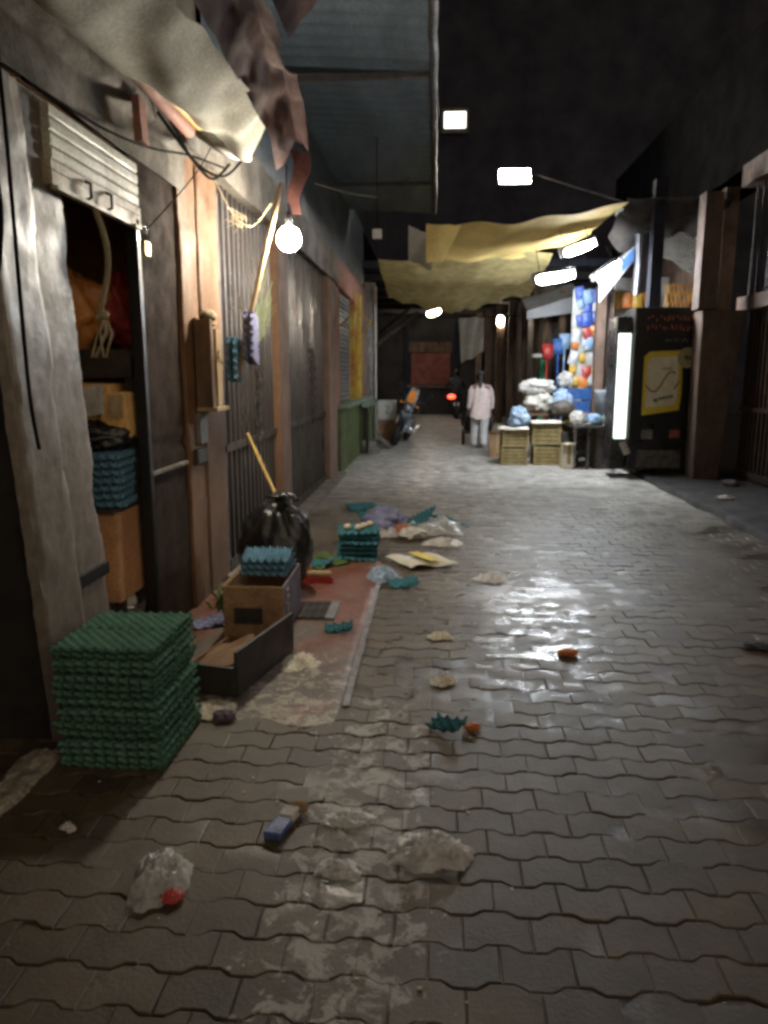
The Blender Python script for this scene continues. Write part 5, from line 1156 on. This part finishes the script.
# floodlight
fl = thing('floodlight', 'square floodlight glowing warm white high over the lane', 'floodlight', (1.55, 16, 5.5))
MB().box((-0.30, -0.03, -0.16), (0.30, 0.0, 0.16)).build('glass', 'flood_glow', fl, world=False)
MB().box((-0.34, 0.004, -0.2), (0.34, 0.14, 0.2)).build('housing', 'black_metal', fl, world=False, bevel=0.02)
for s in (-0.36, 0.36): MB().tube([(s, 0.06, -0.02), (s, 0.1, 0.3), (0, 0.12, 0.36)], 0.015, 6).build('bracket', 'black_metal', fl, world=False)
MB().tube([(0, 0.12, 0.36), (3.0, 0.5, -0.55)], 0.02, 6).build('arm', 'rust_steel', fl, world=False)
fl.rotation_euler = (math.radians(-32), 0, 0)
# dark buildings behind
bgd = thing('night_building', 'tall unlit building at the end of the lane with one lit window', 'building', (0, 31, 0))
MB().box((-14, 31, 0), (16, 32, 26)).build('wall', 'night_wall', bgd)
wn = sub_loc(MB().box((0.12, 30.9, 10.75), (1.18, 30.995, 11.65)).build('window', 'rust_steel', bgd))
MB().box((0.24, 30.86, 10.93), (1.06, 30.897, 11.50)).build('pane', 'window_glow', wn)
bl_ = thing('upper_house', 'dark upper storey of the house above the metal roof', 'building', (-2.5, 12, 4.8))
MB().box((-4, 3, 4.86), (-1.7, 30, 9)).build('wall', 'night_wall', bl_)

# ------------------------------------------------------------------ rubbish and goods on the ground
# cardboard box
cb = thing('cardboard_box', 'open brown cardboard box with violet side in front of the black bin bag', 'box', (-1.08, 4.5, 0))
x0, x1, y0, y1, zt = -1.27, -0.90, 4.26, 4.84, 0.33
MB().box((x0, y0, 0.012), (x1, y0 + 0.012, zt)).build('front_panel', 'cardboard', cb)
MB().box((x0, y0 + 0.013, 0.012), (x0 + 0.012, y1, zt)).box((x0 + 0.013, y1 - 0.012, 0.012), (x1 - 0.013, y1, zt)).box((x0 + 0.013, y0 + 0.013, 0.012), (x1 - 0.013, y1 - 0.013, 0.03)).build('shell', 'cardboard', cb)
sd = sub_loc(MB().box((x1 - 0.012, y0 + 0.013, 0.012), (x1, y1, zt)).build('side_panel', 'cardboard_violet', cb))
gl = MB()
for k in range(6):
    r1 = random.Random(k); z = 0.08 + k * 0.04
    gl.tube([(x1 + 0.003, y0 + 0.12 + r1.uniform(-.025, .025), z + r1.uniform(-.014, .014)) for _ in range(4)], 0.006, 5)
gl.build('printed_letters', 'print_white', sd)
MB().box((-1.20, 4.252, 0.10), (-1.03, 4.259, 0.20)).wobble(0.004, 9).build('printed_patch', 'print_dark', cb)
MB().box((x0 - 0.01, y0 - 0.006, zt - 0.006), (x1 + 0.006, y0 - 0.001, zt + 0.006)).box((x0 - 0.006, y0, zt - 0.004), (x0 - 0.001, y1, zt + 0.008)).build('rim', 'wood_pale', cb)
# dark open carton leaning
dc = thing('dark_tray_box', 'shallow black open box lying on its side in front of the cardboard box', 'box', (-1.05, 3.75, 0))
mt = Matrix.Translation((-1.0, 3.72, 0.02)) @ Matrix.Rotation(math.radians(-14), 4, 'Z')
MB().box((-0.28, -0.30, 0), (0.10, 0.32, 0.02), mtx=mt).build('base_panel', 'cardboard_in', dc)
MB().box((0.101, -0.30, 0), (0.118, 0.36, 0.23), mtx=mt).build('side_panel', 'dark_board', dc)
MB().box((-0.28, -0.318, 0), (0.10, -0.301, 0.15), mtx=mt).build('front_panel', 'dark_board', dc)
MB().box((-0.29, -0.30, 0.002), (-0.281, 0.32, 0.05), mtx=mt).build('inner_flap', 'cardboard', dc)
solo(MB().grid(lambda u, v: (-1.27 + 0.26 * u, 3.55 + 0.42 * v, 0.05 + 0.09 * u + 0.03 * N((u * 3, v * 3, 1))), 8, 8), 'cardboard_flap', 'cardboard', 'loose brown cardboard flap resting inside the shallow black box', 'cardboard', (-1.15, 3.7, 0.03), smooth=True)
# bin bag
def bag_fn(d):
    k = 1.0
    a = math.atan2(d.y, d.x)
    if d.z > 0.25:
        t = (d.z - 0.25) / 0.75
        k *= 1 + 0.10 * math.sin(a * 9 + 1.5 * N((math.cos(a), math.sin(a), 0), 2, 4)) * t * (1 - t) * 2.2
    k += 0.09 * N(tuple(d), 2.2, 5) + 0.045 * N(tuple(d), 6, 2)
    return k
bgm = MB().sphere((-1.16, 5.27, 0.33), (0.27, 0.22, 0.36), 72, 40, bag_fn)
bgm.v = [(x, y, max(z, 0.02 + 0.004 * N((x * 9, y * 9, 0)))) for x, y, z in bgm.v]
bg_ = thing('bin_bag', 'shiny black bin bag tied at the top behind the cardboard box', 'bin bag', (-1.16, 5.27, 0.0))
bgm.build('sack', 'bin_bag', bg_, smooth=True)
kn2 = MB().loft([(-1.13, 5.26, 0.64, 0.09, 0.08), (-1.11, 5.25, 0.69, 0.04, 0.04), (-1.09, 5.24, 0.71, 0.05, 0.045), (-1.06, 5.24, 0.74, 0.06, 0.045)], 14)
for k in range(7):
    a = k * 0.9; kn2.tube([(-1.10, 5.25, 0.70), (-1.10 + 0.06 * math.cos(a), 5.25 + 0.06 * math.sin(a), 0.74), (-1.10 + 0.12 * math.cos(a), 5.25 + 0.11 * math.sin(a), 0.70 + 0.02 * (k % 3))], [0.02, 0.022, 0.008], 7)
kn2.wobble(0.02, 12).build('knot', 'bin_bag', bg_, smooth=True)
# broom
br = thing('broom', 'broom with yellow handle against the shutter and red bristle head on the floor', 'broom', (-0.95, 5.5, 0))
MB().tube([(-1.60, 6.28, 1.10), (-1.25, 5.92, 0.53), (-0.95, 5.56, 0.10)], 0.014, 10).build('handle', 'handle_yellow', br, smooth=True)
MB().box((-1.02, 5.46, 0.065), (-0.78, 5.53, 0.10)).build('head', 'wood_pale', br, bevel=0.012)
bs = MB().box((-1.03, 5.45, 0.015), (-0.77, 5.54, 0.064))
for k in range(60): bs.tube([(-1.03 + 0.26 * random.random(), 5.45 + 0.09 * random.random(), 0.06), (-1.05 + 0.30 * random.random(), 5.40 + 0.13 * random.random(), 0.014)], 0.004, 4)
bs.build('bristles', 'red_plastic', br)
# drain grate
dg = MB()
for k in range(9): dg.box((-0.93, 4.62 + k * 0.04, 0.016), (-0.70, 4.64 + k * 0.04, 0.03))
for k in range(5): dg.box((-0.93 + k * 0.055, 4.60, 0.0175), (-0.92 + k * 0.055, 4.97, 0.028))
dgt = thing('drain_grate', 'small dark metal drain grate in the red floor beside the cardboard box', 'drain', (-0.82, 4.8, 0.012))
dg.build('grid', 'rust_steel', dgt); MB().box((-0.70, 4.6, 0.012), (-0.64, 4.98, 0.03)).build('frame', 'slat_grey', dgt)

def crumple(c, r, seed, amp=0.28, nu=48, nv=30, fr=2.6):
    def fn(d):
        f1 = N(tuple(d), fr, seed); f2 = abs(N(tuple(d), fr * 2.1, seed + 4)); f3 = abs(N(tuple(d), fr * 5, seed + 2))
        return 1 + amp * (f1 * 1.3 - f2 * 0.9 + 0.2) - amp * 0.35 * f3
    mb = MB().sphere(c, r, nu, nv, fn)
    mb.v = [(x, y, max(z, 0.006 + 0.006 * abs(N((x * 20, y * 20, seed))))) for x, y, z in mb.v]
    return mb
def drape(c, rx, ry, h, seed):
    nu, nv = 56, 22
    def fn(u, v):
        a = 2 * PI * u; ca, sa = math.cos(a), math.sin(a)
        out = 1 + 0.42 * N((ca * 1.3, sa * 1.3, 0), 1, seed) + 0.16 * N((ca * 4, sa * 4, 0), 1, seed + 1)
        q = v * out; x, y = q * ca, q * sa
        rid = 1 - abs(N((x * 1.7, y * 1.7, 0), 1, seed + 2)) * 2.2
        rid2 = 1 - abs(N((x * 4.2, y * 4.2, 0.3), 1, seed + 3)) * 2.4
        rid3 = 1 - abs(N((x * 9, y * 9, 0.7), 1, seed + 5)) * 2.4
        z = h * (1 - v ** 2.2) * (0.35 + 0.55 * rid + 0.35 * rid2 + 0.16 * rid3) + 0.006 + 0.006 * abs(rid2)
        return (c[0] + rx * (x + 0.06 * rid3), c[1] + ry * (y + 0.06 * rid2), max(z, 0.006) + (c[2] if len(c) > 2 else 0))
    return MB().grid(fn, nu, nv)
def film(c, rx, ry, h, seed, m, label): return solo(drape(c, rx, ry, h, seed), 'plastic_bag', m, label, 'bag', (c[0], c[1], 0), smooth=True)
def litter(c, r, seed, name, m, label, cat, amp=0.3, **kw): return solo(crumple(c, r, seed, amp), name, m, label, cat, (c[0], c[1], 0), smooth=True, **kw)
film((-0.86, 2.06), 0.1, 0.12, 0.06, 1, 'film', 'crumpled white plastic bag lying nearest the bottom left of the lane')
litter((-0.79, 1.98, 0.015), (0.035, 0.03, 0.018), 2, 'food_scrap', 'red_bag', 'small reddish scrap beside the nearest crumpled white bag', 'scrap')
film((0.0, 2.24), 0.15, 0.095, 0.055, 3, 'film_white', 'crumpled clear plastic bag lying on the pavers right of the gutter scum and painted glints')
film((0.10, 6.9), 0.18, 0.14, 0.05, 5, 'film_white', 'cream plastic bag behind the yellow and white carton')
film((0.46, 5.68), 0.13, 0.11, 0.045, 7, 'film_white', 'cream plastic bag lying alone on the wet pavers beyond the carton')
film((-0.40, 5.62), 0.14, 0.11, 0.09, 8, 'film_blue', 'clear blue plastic bag beside the torn teal tray piece')
litter((-0.20, 7.15, 0.05), (0.13, 0.1, 0.06), 9, 'paper_wad', 'paper', 'white paper wad in front of the rubbish heap', 'paper')
litter((-0.5, 7.4, 0.1), (0.2, 0.18, 0.17), 10, 'cloth_bundle', 'pulp_violet', 'dull violet cloth bundle in the rubbish heap', 'cloth')
film((-0.48, 7.25), 0.16, 0.12, 0.08, 12, 'film_white', 'white plastic bag slumped under the violet cloth bundle')
film((0.0, 7.55), 0.36, 0.3, 0.11, 13, 'film', 'large clear plastic sheet draped over the rubbish heap')
litter((-0.3, 7.3, 0.05), (0.09, 0.08, 0.06), 14, 'food_scrap', 'peel', 'brown scrap at the front of the rubbish heap', 'scrap')
litter((-0.62, 7.75, 0.05), (0.1, 0.1, 0.12), 15, 'cardboard_scrap', 'cardboard', 'brown cardboard scrap at the back of the rubbish heap', 'cardboard')
solo(drape((-1.06, 3.28), 0.13, 0.1, 0.022, 16), 'foam_scrap', 'foam_scrap', 'cream foam scraps on the floor beside the green tray stack', 'foam', (-1.06, 3.28, 0), smooth=True)
solo(drape((-0.74, 3.88), 0.11, 0.16, 0.022, 17), 'foam_scrap', 'foam_scrap', 'flattened cream foam scrap on the red floor by the black box', 'foam', (-0.74, 3.88, 0), smooth=True)
litter((-0.97, 3.19, 0.02), (0.05, 0.04, 0.025), 30, 'paper_wad', 'cardboard_violet', 'dark violet paper wad by the corner of the green tray stack', 'paper', 0.4)
solo(drape((-0.30, 2.14), 0.075, 0.055, 0.022, 18), 'paper_wad', 'film_white', 'flattened pale green-white pulp nearest the clear plastic bag', 'paper', (-0.30, 2.14, 0), smooth=True)
solo(drape((-0.30, 2.42), 0.10, 0.05, 0.022, 19), 'paper_wad', 'film_white', 'flattened grey pulp on the pavers behind the blue wrapper', 'paper', (-0.30, 2.42, 0), smooth=True)
solo(drape((0.05, 4.36), 0.08, 0.07, 0.022, 20), 'paper_wad', 'foam_scrap', 'cream tissue on the wet pavers, farther of two', 'paper', (0.05, 4.36, 0), smooth=True)
solo(drape((0.06, 3.68), 0.075, 0.06, 0.022, 21), 'paper_wad', 'foam_scrap', 'cream tissue on the wet pavers, nearer of two', 'paper', (0.06, 3.68, 0), smooth=True)
litter((0.19, 3.16, 0.016), (0.036, 0.03, 0.018), 22, 'orange_peel', 'peel', 'orange peel beside the dark teal tray scrap', 'peel')
litter((0.79, 4.11, 0.018), (0.055, 0.04, 0.025), 23, 'orange_peel', 'peel', 'orange peel lying in the bright puddle', 'peel')
litter((1.95, 4.3, 0.01), (0.10, 0.06, 0.02), 25, 'leaf_scrap', 'shade_dark_soil', 'dark flattened scrap alone on the pavers at the right', 'scrap')
solo(drape((-1.28, 2.3), 0.03, 0.02, 0.022, 26), 'paper_wad', 'paper', 'small pale paper bit in the shadow of the green tray stack', 'paper', (-1.28, 2.3, 0), smooth=True)
litter((3.6, 9.3, 0.09), (0.11, 0.06, 0.03), 27, 'paper_wad', 'paper', 'pale paper bit on the dark pavement before the brown pier', 'paper')
litter((4.1, 10.4, 0.11), (0.12, 0.09, 0.05), 28, 'rubbish_clump', 'goods_dark', 'dark clump of rubbish against the shuttered corner shop', 'rubbish')
solo(drape((2.35, 12.3), 0.14, 0.06, 0.022, 29), 'paper_wad', 'paper', 'white paper scrap on the pavers in front of the low bench', 'paper', (2.35, 12.3, 0), smooth=True)
# blue and white wrapper
wp = thing('wrapper', 'blue and white paper wrapper lying on the pavers', 'wrapper', (-0.53, 2.36, 0), (0, 0, math.radians(-14)))
MB().box((-0.03, -0.075, 0.004), (0.035, 0.03, 0.035)).wobble(0.008, 18).build('sleeve', 'blue_paper', wp, world=False, bevel=0.006)
MB().box((-0.026, 0.032, 0.004), (0.032, 0.10, 0.04)).wobble(0.008, 18, 2).build('lid', 'paper', wp, world=False, bevel=0.006)
MB().sphere((0.02, 0.115, 0.025), (0.035, 0.03, 0.022), 12, 8, lambda d: 1 + .2 * N(tuple(d), 3, 2)).build('cap', 'cardboard', wp, world=False, smooth=True)
# flattened carton
fc = thing('flat_carton', 'flattened yellow and white carton on the ground by the teal trays', 'carton', (-0.12, 6.2, 0))
MB().grid(lambda u, v: (-0.42 + 0.24 * v + 0.40 * u, 6.27 - 0.36 * v + 0.16 * u + 0.02 * math.sin(u * 3), 0.03 + 0.02 * N((u * 2, v * 2, 3)) + 0.012 * math.sin(u * 9)), 16, 12).build('panel', 'carton_yellow', fc, smooth=True)
MB().grid(lambda u, v: (-0.22 + 0.20 * v + 0.09 * u, 6.36 - 0.30 * v + 0.04 * u, 0.052 + 0.012 * N((u * 2, v * 3, 5))), 4, 8).build('yellow_band', 'badge_yellow', fc, smooth=True)
# green leafy waste
rl = random.Random(9)
for k in range(26):
    x, y = -1.05 + rl.gauss(0.12, 0.13), 6.15 + rl.gauss(0, 0.18); a = rl.uniform(0, 6.3); s = rl.uniform(0.05, 0.1)
    o = MB().grid(lambda u, v: (x + math.cos(a) * s * (u - .5) * 2 - math.sin(a) * s * (v - .5) * math.sin(PI * min(max(u, .03), .97)), y + math.sin(a) * s * (u - .5) * 2 + math.cos(a) * s * (v - .5) * math.sin(PI * min(max(u, .03), .97)), 0.03 + 0.03 * N((u * 2, v * 2, k)) + 0.03 * rl.random() * 0), 6, 4)
    solo(o, 'leaf', 'leaf', 'wilted green leaf among the waste between the bin bag and the teal trays', 'leaf', (x, y, 0.02), 'wilted leaves by the bin bag', smooth=True)
weed = MB()
for k in range(30):
    a = rl.uniform(0, 6.3); L_ = rl.uniform(0.06, 0.16); x, y = -1.50 + rl.uniform(-.02, .08), 4.95 + rl.gauss(0, 0.12)
    weed.tube([(x, y, 0.01), (x + 0.4 * L_ * math.cos(a), y + 0.4 * L_ * math.sin(a), L_ * 0.7), (x + L_ * math.cos(a), y + L_ * math.sin(a), L_)], [0.006, 0.01, 0.002], 4)
solo(weed, 'weed_clump', 'leaf', 'tuft of weeds at the foot of the orange pillar', 'weed', (-1.5, 4.95, 0))
# tiny grit, dust and pulp crumbs
gr = MB()
for k in range(150):
    x = rl.uniform(-1.5, 2.6); y = 1.6 + 7 * rl.random() ** 1.3
    if rl.random() < 0.6: x = -0.25 + rl.gauss(0, 0.35)
    s = rl.uniform(0.002, 0.006)
    gr.sphere((x, y, 0.004), (s * rl.uniform(.8, 1.8), s * rl.uniform(.8, 1.8), s * 0.6), 6, 4)
g_ = gr.build('litter_crumbs', 'foam_scrap', None); tag(g_, 'scattered pale crumbs and grit over the wet pavers', 'grit', None, 'stuff')

# ------------------------------------------------------------------ world, light, camera
w = bpy.data.worlds.new('World'); sc.world = w; w.use_nodes = True
nt = w.node_tree; bgN = nt.nodes['Background']
sky = nd(nt, 'ShaderNodeTexSky'); sky.sky_type = 'NISHITA'; sky.sun_disc = False
sky.sun_elevation = math.radians(21); sky.sun_rotation = math.radians(144)
nt.links.new(sky.outputs[0], bgN.inputs[0]); bgN.inputs[1].default_value = 0.0035
sl_ = bpy.data.lights.new('fill_light', 'SUN'); sl_.energy = 0.80; sl_.angle = math.radians(70); sl_.color = (1.0, 0.80, 0.58)  # added soft fill from behind the camera, with no source in the night lane
so = bpy.data.objects.new('fill_light', sl_); col.objects.link(so)
d_ = Vector((-0.55, 0.75, -0.36)); so.rotation_euler = d_.to_track_quat('-Z', 'Y').to_euler(); so.location = (3, -4, 8)

cam = bpy.data.cameras.new('camera'); co = bpy.data.objects.new('camera', cam); col.objects.link(co)
co.location = (0, 0, 1.6); co.rotation_euler = (math.radians(90 - 10.56), 0, math.radians(3.876))
cam.sensor_fit = 'VERTICAL'; cam.sensor_height = 24; cam.lens = 24 * 740 / 1024
cam.clip_start = 0.05; cam.clip_end = 300
sc.camera = co
sc.render.resolution_x = 768; sc.render.resolution_y = 1024
sc.view_settings.view_transform = 'Standard'; sc.view_settings.look = 'None'; sc.view_settings.exposure = 0
sc.render.engine = 'CYCLES'
cy = sc.cycles
cy.use_denoising = True
cy.max_bounces = 6; cy.diffuse_bounces = 3; cy.glossy_bounces = 3; cy.transparent_max_bounces = 8
cy.sample_clamp_indirect = 4; cy.caustics_reflective = False; cy.caustics_refractive = False
cy.pixel_filter_type = 'BLACKMAN_HARRIS'; cy.filter_width = 3.3
for o in bpy.data.objects:
    if '_loc' in o: del o['_loc']
